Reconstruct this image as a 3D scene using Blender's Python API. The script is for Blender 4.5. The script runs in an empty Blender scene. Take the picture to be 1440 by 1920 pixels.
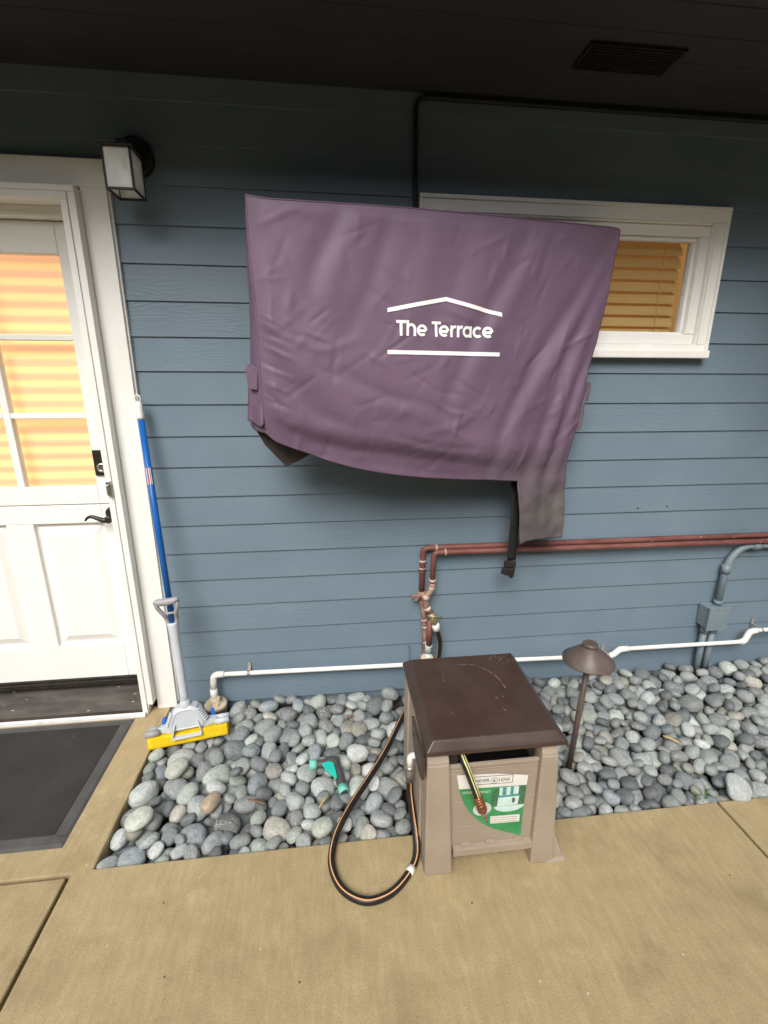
import bpy, bmesh, math, random
import numpy as np
from mathutils import Vector, Matrix, noise as mnoise
rad = math.radians
random.seed(7)
rng = np.random.default_rng(11)
SC = bpy.context.scene
COL = SC.collection

# ------------------------------------------------------------------ camera
CAM_POS = (0.0, -2.00357, 1.49)
YAW, PITCH, ROLL, FPX = 0.116661096, 0.276231946, 0.00255507919, 880.7
fwd = Vector((math.sin(YAW)*math.cos(PITCH), math.cos(YAW)*math.cos(PITCH), -math.sin(PITCH)))
rgt = Vector((math.cos(YAW), -math.sin(YAW), 0))
upv = rgt.cross(fwd)
r2 = math.cos(ROLL)*rgt + math.sin(ROLL)*upv
u2 = -math.sin(ROLL)*rgt + math.cos(ROLL)*upv
cd = bpy.data.cameras.new('camera')
cam = bpy.data.objects.new('camera', cd)
COL.objects.link(cam)
M3 = Matrix((r2, u2, -fwd)).transposed()
cam.matrix_world = Matrix.Translation(CAM_POS) @ M3.to_4x4()
cd.sensor_fit = 'VERTICAL'
cd.sensor_height = 24.0
cd.lens = FPX/1920*24.0
cd.clip_start = 0.05
cd.clip_end = 400
SC.camera = cam

# ------------------------------------------------------------------ world, sun, exposure
SUN_EL, SUN_AZ = 44, 198      # azimuth measured clockwise from +Y: light comes from the patio side, a little from the left
w = bpy.data.worlds.new('World')
SC.world = w
w.use_nodes = True
nt = w.node_tree
bg = nt.nodes['Background']
sky = nt.nodes.new('ShaderNodeTexSky')
sky.sky_type = 'NISHITA'
sky.sun_disc = False
sky.sun_elevation = rad(SUN_EL)
sky.sun_rotation = rad(SUN_AZ)
sky.dust_density = 3.0
hs = nt.nodes.new('ShaderNodeHueSaturation')
hs.inputs['Saturation'].default_value = 0.22
nt.links.new(sky.outputs[0], hs.inputs['Color'])
nt.links.new(hs.outputs[0], bg.inputs[0])
bg.inputs[1].default_value = 0.115
sl = bpy.data.lights.new('sun', 'SUN')
sl.energy = 2.1
sl.angle = rad(34)
sl.color = (1.0, 0.96, 0.90)
so = bpy.data.objects.new('sun', sl)
COL.objects.link(so)
sd = Vector((math.sin(rad(SUN_AZ))*math.cos(rad(SUN_EL)), math.cos(rad(SUN_AZ))*math.cos(rad(SUN_EL)), math.sin(rad(SUN_EL))))
so.rotation_euler = sd.to_track_quat('Z', 'Y').to_euler()
so.location = (-3, -8, 8)
vs = SC.view_settings
vs.view_transform = 'Standard'
vs.look = 'None'
vs.exposure = 0.66
vs.gamma = 1.0
SC.cycles.use_denoising = True
SC.cycles.max_bounces = 8
SC.cycles.diffuse_bounces = 5
SC.cycles.transparent_max_bounces = 12

# ------------------------------------------------------------------ helpers
def lin(r, g, b):
    f = lambda c: (c/255/12.92) if c/255 <= 0.04045 else ((c/255+0.055)/1.055)**2.4
    return (f(r), f(g), f(b))

def pm(name, c1, c2=None, scale=8, rough=0.5, bump=0.0, bscale=60, metal=0.0, stretch=(1, 1, 1), detail=6,
       spec=0.4, rvar=0.0, bdist=0.004, lo=0.35, hi=0.65, objrand=0.0, emit=None, estr=0.0, sheen=0.0, speck=None):
    m = bpy.data.materials.new(name)
    m.use_nodes = True
    t = m.node_tree
    b = t.nodes['Principled BSDF']
    L = t.links.new
    b.inputs['Roughness'].default_value = rough
    b.inputs['Metallic'].default_value = metal
    b.inputs['Specular IOR Level'].default_value = spec
    b.inputs['Base Color'].default_value = (*c1, 1)
    tc = t.nodes.new('ShaderNodeTexCoord')
    mp = t.nodes.new('ShaderNodeMapping')
    mp.inputs['Scale'].default_value = stretch
    L(tc.outputs['Object'], mp.inputs[0])
    src = mp.outputs[0]
    if objrand:
        oi = t.nodes.new('ShaderNodeObjectInfo')
        va = t.nodes.new('ShaderNodeVectorMath'); va.operation = 'SCALE'
        cx = t.nodes.new('ShaderNodeCombineXYZ')
        for i in range(3): L(oi.outputs['Random'], cx.inputs[i])
        L(cx.outputs[0], va.inputs[0]); va.inputs['Scale'].default_value = 37.0
        ad = t.nodes.new('ShaderNodeVectorMath')
        L(src, ad.inputs[0]); L(va.outputs[0], ad.inputs[1])
        src = ad.outputs[0]
    col = None
    if c2 is not None:
        n = t.nodes.new('ShaderNodeTexNoise')
        n.inputs['Scale'].default_value = scale
        n.inputs['Detail'].default_value = detail
        n.inputs['Roughness'].default_value = 0.6
        L(src, n.inputs['Vector'])
        cr = t.nodes.new('ShaderNodeValToRGB')
        cr.color_ramp.elements[0].position = lo
        cr.color_ramp.elements[1].position = hi
        cr.color_ramp.elements[0].color = (*c1, 1)
        cr.color_ramp.elements[1].color = (*c2, 1)
        L(n.outputs[0], cr.inputs[0])
        col = cr.outputs[0]
        if rvar:
            mr = t.nodes.new('ShaderNodeMapRange')
            mr.inputs['To Min'].default_value = rough - rvar
            mr.inputs['To Max'].default_value = rough + rvar
            L(n.outputs[0], mr.inputs[0])
            L(mr.outputs[0], b.inputs['Roughness'])
    if speck is not None:            # small separate marks with a shape of their own: (colour, scale, threshold)
        v = t.nodes.new('ShaderNodeTexVoronoi')
        v.inputs['Scale'].default_value = speck[1]
        L(src, v.inputs['Vector'])
        lt = t.nodes.new('ShaderNodeMapRange')
        lt.inputs['From Min'].default_value = speck[2]
        lt.inputs['From Max'].default_value = speck[2]*0.75
        L(v.outputs['Distance'], lt.inputs[0])
        wn = t.nodes.new('ShaderNodeTexWhiteNoise')
        L(v.outputs['Position'], wn.inputs['Vector'])
        gt = t.nodes.new('ShaderNodeMath'); gt.operation = 'GREATER_THAN'; gt.inputs[1].default_value = speck[3]
        L(wn.outputs['Value'], gt.inputs[0])
        mu = t.nodes.new('ShaderNodeMath'); mu.operation = 'MULTIPLY'
        L(lt.outputs[0], mu.inputs[0]); L(gt.outputs[0], mu.inputs[1])
        mx = t.nodes.new('ShaderNodeMix'); mx.data_type = 'RGBA'
        L(mu.outputs[0], mx.inputs['Factor'])
        if col: L(col, mx.inputs['A'])
        else: mx.inputs['A'].default_value = (*c1, 1)
        mx.inputs['B'].default_value = (*speck[0], 1)
        col = mx.outputs['Result']
    if objrand:
        hv = t.nodes.new('ShaderNodeHueSaturation')
        mr2 = t.nodes.new('ShaderNodeMapRange')
        mr2.inputs['To Min'].default_value = 1-objrand
        mr2.inputs['To Max'].default_value = 1+objrand
        L(oi.outputs['Random'], mr2.inputs[0])
        L(mr2.outputs[0], hv.inputs['Value'])
        if col: L(col, hv.inputs['Color'])
        else: hv.inputs['Color'].default_value = (*c1, 1)
        col = hv.outputs[0]
    if col: L(col, b.inputs['Base Color'])
    if bump:
        n2 = t.nodes.new('ShaderNodeTexNoise')
        n2.inputs['Scale'].default_value = bscale
        n2.inputs['Detail'].default_value = 5
        L(src, n2.inputs['Vector'])
        bp = t.nodes.new('ShaderNodeBump')
        bp.inputs['Strength'].default_value = bump
        bp.inputs['Distance'].default_value = bdist
        L(n2.outputs[0], bp.inputs['Height'])
        L(bp.outputs[0], b.inputs['Normal'])
    if emit:
        b.inputs['Emission Color'].default_value = (*emit, 1)
        b.inputs['Emission Strength'].default_value = estr
    if sheen:
        b.inputs['Sheen Weight'].default_value = sheen
        b.inputs['Sheen Roughness'].default_value = 0.4
    return m

def glass_mat(name, tint=(0.95, 0.97, 0.96), refl=0.08, sky_white=0.0):
    m = bpy.data.materials.new(name); m.use_nodes = True
    t = m.node_tree; t.nodes.clear(); L = t.links.new
    out = t.nodes.new('ShaderNodeOutputMaterial')
    tr = t.nodes.new('ShaderNodeBsdfTransparent'); tr.inputs[0].default_value = (*tint, 1)
    gl = t.nodes.new('ShaderNodeBsdfGlossy'); gl.inputs['Roughness'].default_value = 0.04
    fr = t.nodes.new('ShaderNodeFresnel'); fr.inputs[0].default_value = 1.33
    ma = t.nodes.new('ShaderNodeMath'); ma.operation = 'ADD'; ma.inputs[1].default_value = refl
    L(fr.outputs[0], ma.inputs[0])
    mx = t.nodes.new('ShaderNodeMixShader')
    L(ma.outputs[0], mx.inputs[0]); L(tr.outputs[0], mx.inputs[1]); L(gl.outputs[0], mx.inputs[2])
    last = mx.outputs[0]
    if sky_white:  # white scatter mixed in, stands for sky reflected by the glass
        df = t.nodes.new('ShaderNodeBsdfTranslucent'); df.inputs[0].default_value = (0.93, 0.93, 0.91, 1)
        d2 = t.nodes.new('ShaderNodeBsdfDiffuse'); d2.inputs[0].default_value = (0.88, 0.89, 0.87, 1)
        a1 = t.nodes.new('ShaderNodeMixShader'); a1.inputs[0].default_value = 0.6
        L(df.outputs[0], a1.inputs[1]); L(d2.outputs[0], a1.inputs[2])
        m2 = t.nodes.new('ShaderNodeMixShader')
        tcx = t.nodes.new('ShaderNodeTexCoord'); nz = t.nodes.new('ShaderNodeTexNoise'); nz.inputs['Scale'].default_value = 22
        L(tcx.outputs['Object'], nz.inputs['Vector'])
        mr = t.nodes.new('ShaderNodeMapRange'); mr.inputs['From Min'].default_value = .3; mr.inputs['From Max'].default_value = .7
        mr.inputs['To Min'].default_value = sky_white-.15; mr.inputs['To Max'].default_value = min(1, sky_white+.15)
        L(nz.outputs[0], mr.inputs[0]); L(mr.outputs[0], m2.inputs[0])
        L(last, m2.inputs[1]); L(a1.outputs[0], m2.inputs[2])
        last = m2.outputs[0]
    L(last, out.inputs[0])
    return m

def tag(o, label=None, cat=None, group=None, kind=None):
    if label: o['label'] = label
    if cat: o['category'] = cat
    if group: o['group'] = group
    if kind: o['kind'] = kind
    return o

def empty(name, loc, label=None, cat=None, group=None):
    o = bpy.data.objects.new(name, None)
    o.empty_display_size = 0.05
    o.location = loc
    COL.objects.link(o)
    return tag(o, label, cat, group)

class MB:
    def __init__(s): s.bm = bmesh.new()
    def face(s, pts, mi=0):
        f = s.bm.faces.new([s.bm.verts.new(p) for p in pts]); f.material_index = mi; return f
    def box(s, x0, x1, y0, y1, z0, z1, mi=0):
        return s.hexa([(x0, y0, z0), (x1, y0, z0), (x1, y1, z0), (x0, y1, z0), (x0, y0, z1), (x1, y0, z1), (x1, y1, z1), (x0, y1, z1)], mi)
    def hexa(s, p, mi=0):
        v = [s.bm.verts.new(q) for q in p]
        for ix in ((3, 2, 1, 0), (4, 5, 6, 7), (0, 1, 5, 4), (1, 2, 6, 5), (2, 3, 7, 6), (3, 0, 4, 7)):
            s.bm.faces.new([v[i] for i in ix]).material_index = mi
        return s
    def tube(s, pts, r, seg=14, caps=True, stripe=None, up=(0, 0, 1), mi=0, radii=None):
        P = [Vector(p) for p in pts]; n = len(P)
        T = []
        for i in range(n):
            a = P[max(0, i-1)]; b = P[min(n-1, i+1)]
            T.append((b-a).normalized())
        N = Vector(up); N = (N - T[0]*N.dot(T[0]))
        if N.length < 1e-4: N = Vector((0, -1, 0)) - T[0]*T[0].dot(Vector((0, -1, 0)))
        N.normalize()
        rings = []
        for i in range(n):
            N = (N - T[i]*N.dot(T[i])).normalized()
            B = T[i].cross(N)
            rr = radii[i] if radii else r
            rings.append([s.bm.verts.new(P[i] + rr*(math.cos(2*math.pi*k/seg)*N + math.sin(2*math.pi*k/seg)*B)) for k in range(seg)])
        for i in range(n-1):
            for k in range(seg):
                f = s.bm.faces.new((rings[i][k], rings[i][(k+1) % seg], rings[i+1][(k+1) % seg], rings[i+1][k]))
                f.smooth = True
                f.material_index = 1 if (stripe and k in stripe) else mi
        if caps:
            s.bm.faces.new(rings[0][::-1]).material_index = mi
            s.bm.faces.new(rings[-1]).material_index = mi
        return s
    def lathe(s, prof, center=(0, 0, 0), axis='Z', seg=32, mi=0, cap=True):
        c = Vector(center); rings = []
        for (r, h) in prof:
            ring = []
            for k in range(seg):
                a = 2*math.pi*k/seg
                p = (r*math.cos(a), r*math.sin(a), h)
                if axis == 'Y': p = (p[0], h, p[1])
                if axis == 'X': p = (h, p[0], p[1])
                ring.append(s.bm.verts.new(c + Vector(p)))
            rings.append(ring)
        for i in range(len(rings)-1):
            for k in range(seg):
                f = s.bm.faces.new((rings[i][k], rings[i][(k+1) % seg], rings[i+1][(k+1) % seg], rings[i+1][k])); f.smooth = True; f.material_index = mi
        if cap:
            s.bm.faces.new(rings[0][::-1]).material_index = mi
            s.bm.faces.new(rings[-1]).material_index = mi
        return s
    def prism(s, poly, vec, mi=0):
        v = Vector(vec)
        a = [s.bm.verts.new(p) for p in poly]; b = [s.bm.verts.new(Vector(p)+v) for p in poly]
        n = len(a)
        s.bm.faces.new(a).material_index = mi; s.bm.faces.new(b[::-1]).material_index = mi
        for i in range(n): s.bm.faces.new((a[i], b[i], b[(i+1) % n], a[(i+1) % n])).material_index = mi
        return s
    def build(s, name, mats, parent=None, bevel=0, loc=None, seg=2, smooth=False, solid=0, label=None):
        bmesh.ops.recalc_face_normals(s.bm, faces=s.bm.faces[:])
        org = Vector(loc) if loc is not None else None
        me = bpy.data.meshes.new(name)
        if smooth:
            for f in s.bm.faces: f.smooth = True
        pw = Vector((0, 0, 0))
        q = parent
        while q is not None:
            pw += q.location; q = q.parent
        base = org if org is not None else pw
        bmesh.ops.translate(s.bm, verts=s.bm.verts[:], vec=-base)
        s.bm.to_mesh(me); s.bm.free()
        o = bpy.data.objects.new(name, me)
        if not isinstance(mats, (list, tuple)): mats = [mats]
        for m in mats: me.materials.append(m)
        COL.objects.link(o)
        o.parent = parent
        o.location = base - pw
        if solid:
            md = o.modifiers.new('solid', 'SOLIDIFY'); md.thickness = solid; md.offset = 0
        if bevel:
            md = o.modifiers.new('bevel', 'BEVEL'); md.width = bevel; md.segments = seg; md.limit_method = 'ANGLE'; md.angle_limit = rad(35)
        if label: o['label'] = label
        return o

def crv(pts, n=8):
    P = [Vector(p) for p in pts]; out = []
    for i in range(len(P)-1):
        p0 = P[max(0, i-1)]; p1 = P[i]; p2 = P[i+1]; p3 = P[min(len(P)-1, i+2)]
        for k in range(n):
            t = k/n
            out.append(0.5*((2*p1) + (p2-p0)*t + (2*p0-5*p1+4*p2-p3)*t*t + (3*p1-p0-3*p2+p3)*t**3))
    out.append(P[-1]); return out

def rnd_corner(pts, r, n=6):
    """polyline with every inner corner rounded by radius r"""
    P = [Vector(p) for p in pts]; out = [P[0]]
    for i in range(1, len(P)-1):
        a = (P[i-1]-P[i]); b = (P[i+1]-P[i]); d = min(r, a.length*0.49, b.length*0.49)
        a.normalize(); b.normalize(); s0 = P[i]+a*d; s1 = P[i]+b*d
        for k in range(n+1):
            t = k/n
            out.append(s0*(1-t)**2 + 2*P[i]*t*(1-t) + s1*t*t)
    out.append(P[-1]); return out

def text_mesh(body, size, bold=0.0, spacing=1.0):
    cu = bpy.data.curves.new('lettering', 'FONT')
    cu.body = body; cu.size = size; cu.offset = bold; cu.space_character = spacing; cu.resolution_u = 4
    ob = bpy.data.objects.new('lettering', cu); COL.objects.link(ob)
    dg = bpy.context.evaluated_depsgraph_get(); dg.update()
    me = bpy.data.meshes.new_from_object(ob.evaluated_get(dg))
    bpy.data.objects.remove(ob); bpy.data.curves.remove(cu)
    return me

# ------------------------------------------------------------------ materials
def siding_material():
    m = bpy.data.materials.new('blue_grey_siding_paint'); m.use_nodes = True
    t = m.node_tree; b = t.nodes['Principled BSDF']; L = t.links.new
    b.inputs['Roughness'].default_value = 0.48; b.inputs['Specular IOR Level'].default_value = 0.35
    tc = t.nodes.new('ShaderNodeTexCoord'); sp = t.nodes.new('ShaderNodeSeparateXYZ'); L(tc.outputs['Object'], sp.inputs[0])
    def math_(op, a, bb=None):
        n = t.nodes.new('ShaderNodeMath'); n.operation = op
        if isinstance(a, (int, float)): n.inputs[0].default_value = a
        else: L(a, n.inputs[0])
        if bb is not None:
            if isinstance(bb, (int, float)): n.inputs[1].default_value = bb
            else: L(bb, n.inputs[1])
        return n.outputs[0]
    row = math_('FLOOR', math_('DIVIDE', math_('SUBTRACT', sp.outputs[2], 0.12), 0.127))
    xs = math_('ADD', sp.outputs[0], math_('MULTIPLY', row, 7.31))
    cb = t.nodes.new('ShaderNodeCombineXYZ'); L(xs, cb.inputs[0]); L(sp.outputs[1], cb.inputs[1]); L(sp.outputs[2], cb.inputs[2])
    mp = t.nodes.new('ShaderNodeMapping'); mp.inputs['Scale'].default_value = (1.0, 1, 7); L(cb.outputs[0], mp.inputs[0])
    # embossed wood grain: distorted bands along the board
    n0 = t.nodes.new('ShaderNodeTexNoise'); n0.inputs['Scale'].default_value = 2.2; n0.inputs['Detail'].default_value = 2
    L(mp.outputs[0], n0.inputs['Vector'])
    wv = math_('SINE', math_('MULTIPLY', n0.outputs[0], 95.0))
    n1 = t.nodes.new('ShaderNodeTexNoise'); n1.inputs['Scale'].default_value = 14; n1.inputs['Detail'].default_value = 5
    mp2 = t.nodes.new('ShaderNodeMapping'); mp2.inputs['Scale'].default_value = (0.5, 1, 9); L(cb.outputs[0], mp2.inputs[0]); L(mp2.outputs[0], n1.inputs['Vector'])
    # the grain is stronger on some boards
    nb = t.nodes.new('ShaderNodeTexNoise'); nb.inputs['Scale'].default_value = 1.3; L(cb.outputs[0], nb.inputs['Vector'])
    msk = t.nodes.new('ShaderNodeMapRange'); msk.inputs['From Min'].default_value = .42; msk.inputs['From Max'].default_value = .66; L(nb.outputs[0], msk.inputs[0])
    h = math_('ADD', math_('MULTIPLY', math_('MULTIPLY', wv, msk.outputs[0]), 0.6), math_('MULTIPLY', n1.outputs[0], 1.0))
    bp = t.nodes.new('ShaderNodeBump'); bp.inputs['Strength'].default_value = 0.35; bp.inputs['Distance'].default_value = 0.0012
    L(h, bp.inputs['Height']); L(bp.outputs[0], b.inputs['Normal'])
    n2 = t.nodes.new('ShaderNodeTexNoise'); n2.inputs['Scale'].default_value = 3.0; n2.inputs['Detail'].default_value = 6; L(cb.outputs[0], n2.inputs['Vector'])
    cr = t.nodes.new('ShaderNodeValToRGB')
    cr.color_ramp.elements[0].position = .3; cr.color_ramp.elements[0].color = (0.138, 0.190, 0.236, 1)
    cr.color_ramp.elements[1].position = .7; cr.color_ramp.elements[1].color = (0.162, 0.218, 0.266, 1)
    L(n2.outputs[0], cr.inputs[0])
    # small pale scuffs
    v = t.nodes.new('ShaderNodeTexVoronoi'); v.inputs['Scale'].default_value = 7; L(cb.outputs[0], v.inputs['Vector'])
    sc = t.nodes.new('ShaderNodeMapRange'); sc.inputs['From Min'].default_value = .022; sc.inputs['From Max'].default_value = .010
    L(v.outputs['Distance'], sc.inputs[0])
    mx = t.nodes.new('ShaderNodeMix'); mx.data_type = 'RGBA'
    L(math_('MULTIPLY', sc.outputs[0], 0.5), mx.inputs['Factor']); L(cr.outputs[0], mx.inputs['A']); mx.inputs['B'].default_value = (.4, .45, .47, 1)
    L(mx.outputs['Result'], b.inputs['Base Color'])
    return m

M = {}
M['siding'] = siding_material()
M['soffit'] = pm('soffit_paint', (0.034, 0.035, 0.037), (0.042, 0.043, 0.045), scale=5, rough=.7, bump=.3, bscale=30, stretch=(.3, 1, 1))
M['trim'] = pm('white_trim_paint', (0.80, 0.785, 0.745), (0.84, 0.83, 0.795), scale=5, rough=.42, bump=.12, bscale=25, bdist=.003)
M['door_paint'] = pm('white_door_paint', (0.81, 0.80, 0.765), (0.85, 0.84, 0.805), scale=4, rough=.38, bump=.1, bscale=30, bdist=.002)
M['bronze'] = pm('dark_bronze', (0.035, 0.03, 0.026), (0.06, 0.05, 0.043), scale=30, rough=.38, metal=.6, rvar=.1)
M['sill'] = pm('dirty_bronze_sill', (0.05, 0.043, 0.038), (0.105, 0.092, 0.08), scale=14, rough=.5, metal=.2, stretch=(.5, 2, 2), speck=((.5, .48, .44), 30, .12, .7))
M['nickel'] = pm('brushed_nickel', (0.55, 0.53, 0.50), (0.4, 0.38, 0.36), scale=20, rough=.3, metal=.9)
M['alu'] = pm('white_metal_strip', (0.78, 0.78, 0.77), (0.6, 0.59, 0.56), scale=18, rough=.4, lo=.55, hi=.8)
M['glass'] = glass_mat('window_glass', refl=0.0)
M['lamp_glass'] = glass_mat('sky_white_lantern_glass', refl=0.12, sky_white=0.8)  # clear panes whitened in place of their sky reflection
M['black'] = pm('black_metal', (0.012, 0.011, 0.011), (0.02, 0.019, 0.018), scale=30, rough=.45, bump=.1)
M['bulb'] = pm('white_bulb_glass', (0.85, 0.83, 0.78), (0.8, 0.78, 0.72), scale=8, rough=.25, emit=(1, .93, .8), estr=.25)
M['concrete'] = None
M['soil'] = pm('dark_soil', (0.03, 0.022, 0.017), (0.07, 0.05, 0.038), scale=40, rough=.9, bump=1, bscale=80, bdist=.01)
M['ground'] = pm('garden_ground', (0.10, 0.09, 0.06), (0.17, 0.15, 0.10), scale=2, rough=.9, bump=.6, bscale=20, bdist=.01)
M['mat'] = pm('black_rubber_mat', (0.020, 0.018, 0.017), (0.034, 0.031, 0.028), scale=5, rough=.75, bump=.6, bscale=160, bdist=.003, speck=((.2, .19, .17), 26, .06, .75))
M['mat_edge'] = pm('grey_rubber_edge', (0.062, 0.060, 0.059), (0.085, 0.082, 0.08), scale=12, rough=.6, bump=.3, bscale=90)
M['cover'] = None
M['strap'] = pm('black_webbing', (0.008, 0.007, 0.007), (0.014, 0.013, 0.012), scale=60, rough=.8, bump=.6, bscale=300, bdist=.002)
M['buckle'] = pm('black_buckle_plastic', (0.012, 0.011, 0.011), (0.03, 0.027, 0.024), scale=40, rough=.4)
M['logo'] = pm('white_print', (0.86, 0.85, 0.84), (0.80, 0.79, 0.78), scale=40, rough=.6)
M['red_pipe'] = pm('red_brown_pipe_paint', (0.13, 0.042, 0.034), (0.21, 0.085, 0.070), scale=14, rough=.5, bump=.25, bscale=60, stretch=(.5, 1, 1), speck=((.55, .42, .36), 32, .09, .78))
M['old_copper'] = pm('weathered_pipe', (0.16, 0.075, 0.055), (0.36, 0.23, 0.18), scale=28, rough=.6, bump=.4, bscale=90, speck=((.45, .62, .60), 30, .17, .62))
M['solder'] = pm('pale_solder', (0.62, 0.55, 0.47), (0.34, 0.24, 0.19), scale=45, rough=.5)
M['verdigris'] = pm('verdigris_fitting', (0.42, 0.62, 0.60), (0.62, 0.60, 0.54), scale=40, rough=.6, bump=.5, bscale=120)
M['brass'] = pm('dull_brass', (0.34, 0.26, 0.13), (0.50, 0.42, 0.28), scale=40, rough=.4, metal=.6)
M['pvc'] = pm('white_pvc', (0.78, 0.76, 0.71), (0.84, 0.82, 0.78), scale=9, rough=.35, speck=((.55, .5, .42), 24, .05, .8))
M['beige_cap'] = pm('stained_beige_plastic', (0.52, 0.43, 0.29), (0.66, 0.58, 0.44), scale=14, rough=.55, bump=.2, bscale=50)
M['zinc'] = pm('zinc_strap', (0.50, 0.47, 0.41), (0.36, 0.32, 0.27), scale=50, rough=.45, metal=.5)
M['conduit'] = pm('grey_painted_conduit', (0.155, 0.200, 0.232), (0.19, 0.237, 0.265), scale=14, rough=.45, bump=.2, bscale=50)
M['cable'] = pm('dark_painted_conduit', (0.014, 0.014, 0.015), (0.022, 0.022, 0.023), scale=20, rough=.5)
M['blue'] = pm('blue_pole_coating', (0.008, 0.10, 0.37), (0.010, 0.125, 0.44), scale=6, rough=.32)
M['pale_grey'] = pm('light_grey_plastic', (0.50, 0.53, 0.56), (0.56, 0.59, 0.62), scale=10, rough=.38)
M['mid_grey'] = pm('grey_plastic', (0.29, 0.29, 0.30), (0.33, 0.33, 0.34), scale=10, rough=.42)
M['offwhite'] = pm('offwhite_plastic', (0.70, 0.69, 0.66), (0.75, 0.74, 0.71), scale=10, rough=.4)
M['sponge'] = pm('yellow_sponge', (0.70, 0.47, 0.004), (0.82, 0.58, 0.012), scale=26, rough=.9, bump=.9, bscale=180, bdist=.004, speck=((.5, .32, .0), 90, .16, .5))
M['blue_clip'] = pm('blue_clip_plastic', (0.02, 0.12, 0.55), (0.03, 0.15, 0.62), scale=10, rough=.4)
M['sticker_blue'] = pm('blue_print', (0.05, 0.09, 0.35), (0.08, 0.12, 0.4), scale=10, rough=.4)
M['sticker_red'] = pm('red_print', (0.5, 0.06, 0.07), (0.55, 0.1, 0.1), scale=10, rough=.4)
M['taupe'] = pm('taupe_plastic', (0.325, 0.262, 0.200), (0.375, 0.308, 0.240), scale=5, rough=.55, bump=.25, bscale=220, bdist=.002)
M['brown_lid'] = pm('brown_plastic_lid', (0.043, 0.025, 0.018), (0.072, 0.046, 0.036), scale=7, rough=.38, rvar=.14, lo=.3, hi=.75, bump=.2, bscale=260, bdist=.0015, spec=.45)
M['scratch'] = pm('pale_scratch', (0.34, 0.25, 0.15), (0.11, 0.06, 0.04), scale=60, rough=.6)
M['dust'] = pm('dry_dust', (0.20, 0.15, 0.11), (0.30, 0.24, 0.18), scale=60, rough=.9)
M['hose'] = pm('black_hose_rubber', (0.013, 0.011, 0.010), (0.022, 0.018, 0.016), scale=20, rough=.38)
M['stripe'] = pm('orange_hose_stripe', (0.62, 0.30, 0.12), (0.68, 0.38, 0.18), scale=20, rough=.45)
M['stripe_y'] = pm('yellow_hose_stripe', (0.62, 0.60, 0.16), (0.75, 0.75, 0.42), scale=20, rough=.45)
M['copper'] = pm('copper_coupling', (0.40, 0.17, 0.085), (0.29, 0.12, 0.065), scale=40, rough=.32, metal=.8)
M['steel'] = pm('steel', (0.52, 0.51, 0.49), (0.40, 0.39, 0.37), scale=30, rough=.3, metal=.85)
M['label_green'] = pm('green_label', (0.035, 0.25, 0.085), (0.06, 0.32, 0.12), scale=14, rough=.4)
M['label_white'] = pm('white_label', (0.72, 0.70, 0.64), (0.78, 0.77, 0.73), scale=30, rough=.45)
M['label_ink'] = pm('dark_print', (0.10, 0.10, 0.09), (0.14, 0.14, 0.12), scale=40, rough=.5)
M['label_line'] = pm('grey_print', (0.33, 0.33, 0.31), (0.4, 0.4, 0.38), scale=40, rough=.5)
M['pic_teal'] = pm('teal_print', (0.05, 0.24, 0.25), (0.09, 0.33, 0.33), scale=60, rough=.4)
M['pic_pale'] = pm('pale_aqua_print', (0.52, 0.70, 0.64), (0.64, 0.80, 0.75), scale=40, rough=.4)
M['pic_dark'] = pm('dark_green_print', (0.015, 0.09, 0.045), (0.10, 0.25, 0.12), scale=150, rough=.4)
M['pic_white'] = pm('soft_white_print', (0.75, 0.80, 0.74), (0.6, 0.68, 0.6), scale=60, rough=.4)
M['teal'] = pm('bright_teal_plastic', (0.012, 0.42, 0.34), (0.02, 0.50, 0.41), scale=14, rough=.4)
M['teal_pale'] = pm('faded_teal_rubber', (0.14, 0.50, 0.40), (0.20, 0.56, 0.46), scale=14, rough=.55)
M['charcoal'] = pm('charcoal_rubber', (0.055, 0.055, 0.055), (0.085, 0.085, 0.083), scale=18, rough=.5, bump=.2)
M['lamp_brown'] = pm('bronze_brown_paint', (0.085, 0.062, 0.052), (0.125, 0.094, 0.080), scale=12, rough=.42, bump=.15, bscale=70)
M['leaf'] = pm('dry_leaf', (0.45, 0.33, 0.14), (0.58, 0.45, 0.22), scale=40, rough=.7)
M['twig'] = pm('reddish_twig', (0.17, 0.07, 0.035), (0.30, 0.15, 0.07), scale=40, rough=.8)
M['weed'] = pm('green_weed', (0.05, 0.16, 0.02), (0.10, 0.24, 0.04), scale=30, rough=.6)
M['blind_room'] = pm('tan_blind', (0.46, 0.29, 0.12), (0.52, 0.34, 0.15), scale=2, rough=.55, emit=(1.0, 0.50, 0.14), estr=.055)  # weak orange emission puts the room's backlight into the slats
M['interior'] = pm('lit_interior', (0.5, 0.35, 0.2), (0.5, 0.35, 0.2), scale=2, rough=.9, emit=(1.0, 0.48, 0.14), estr=.20)

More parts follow.
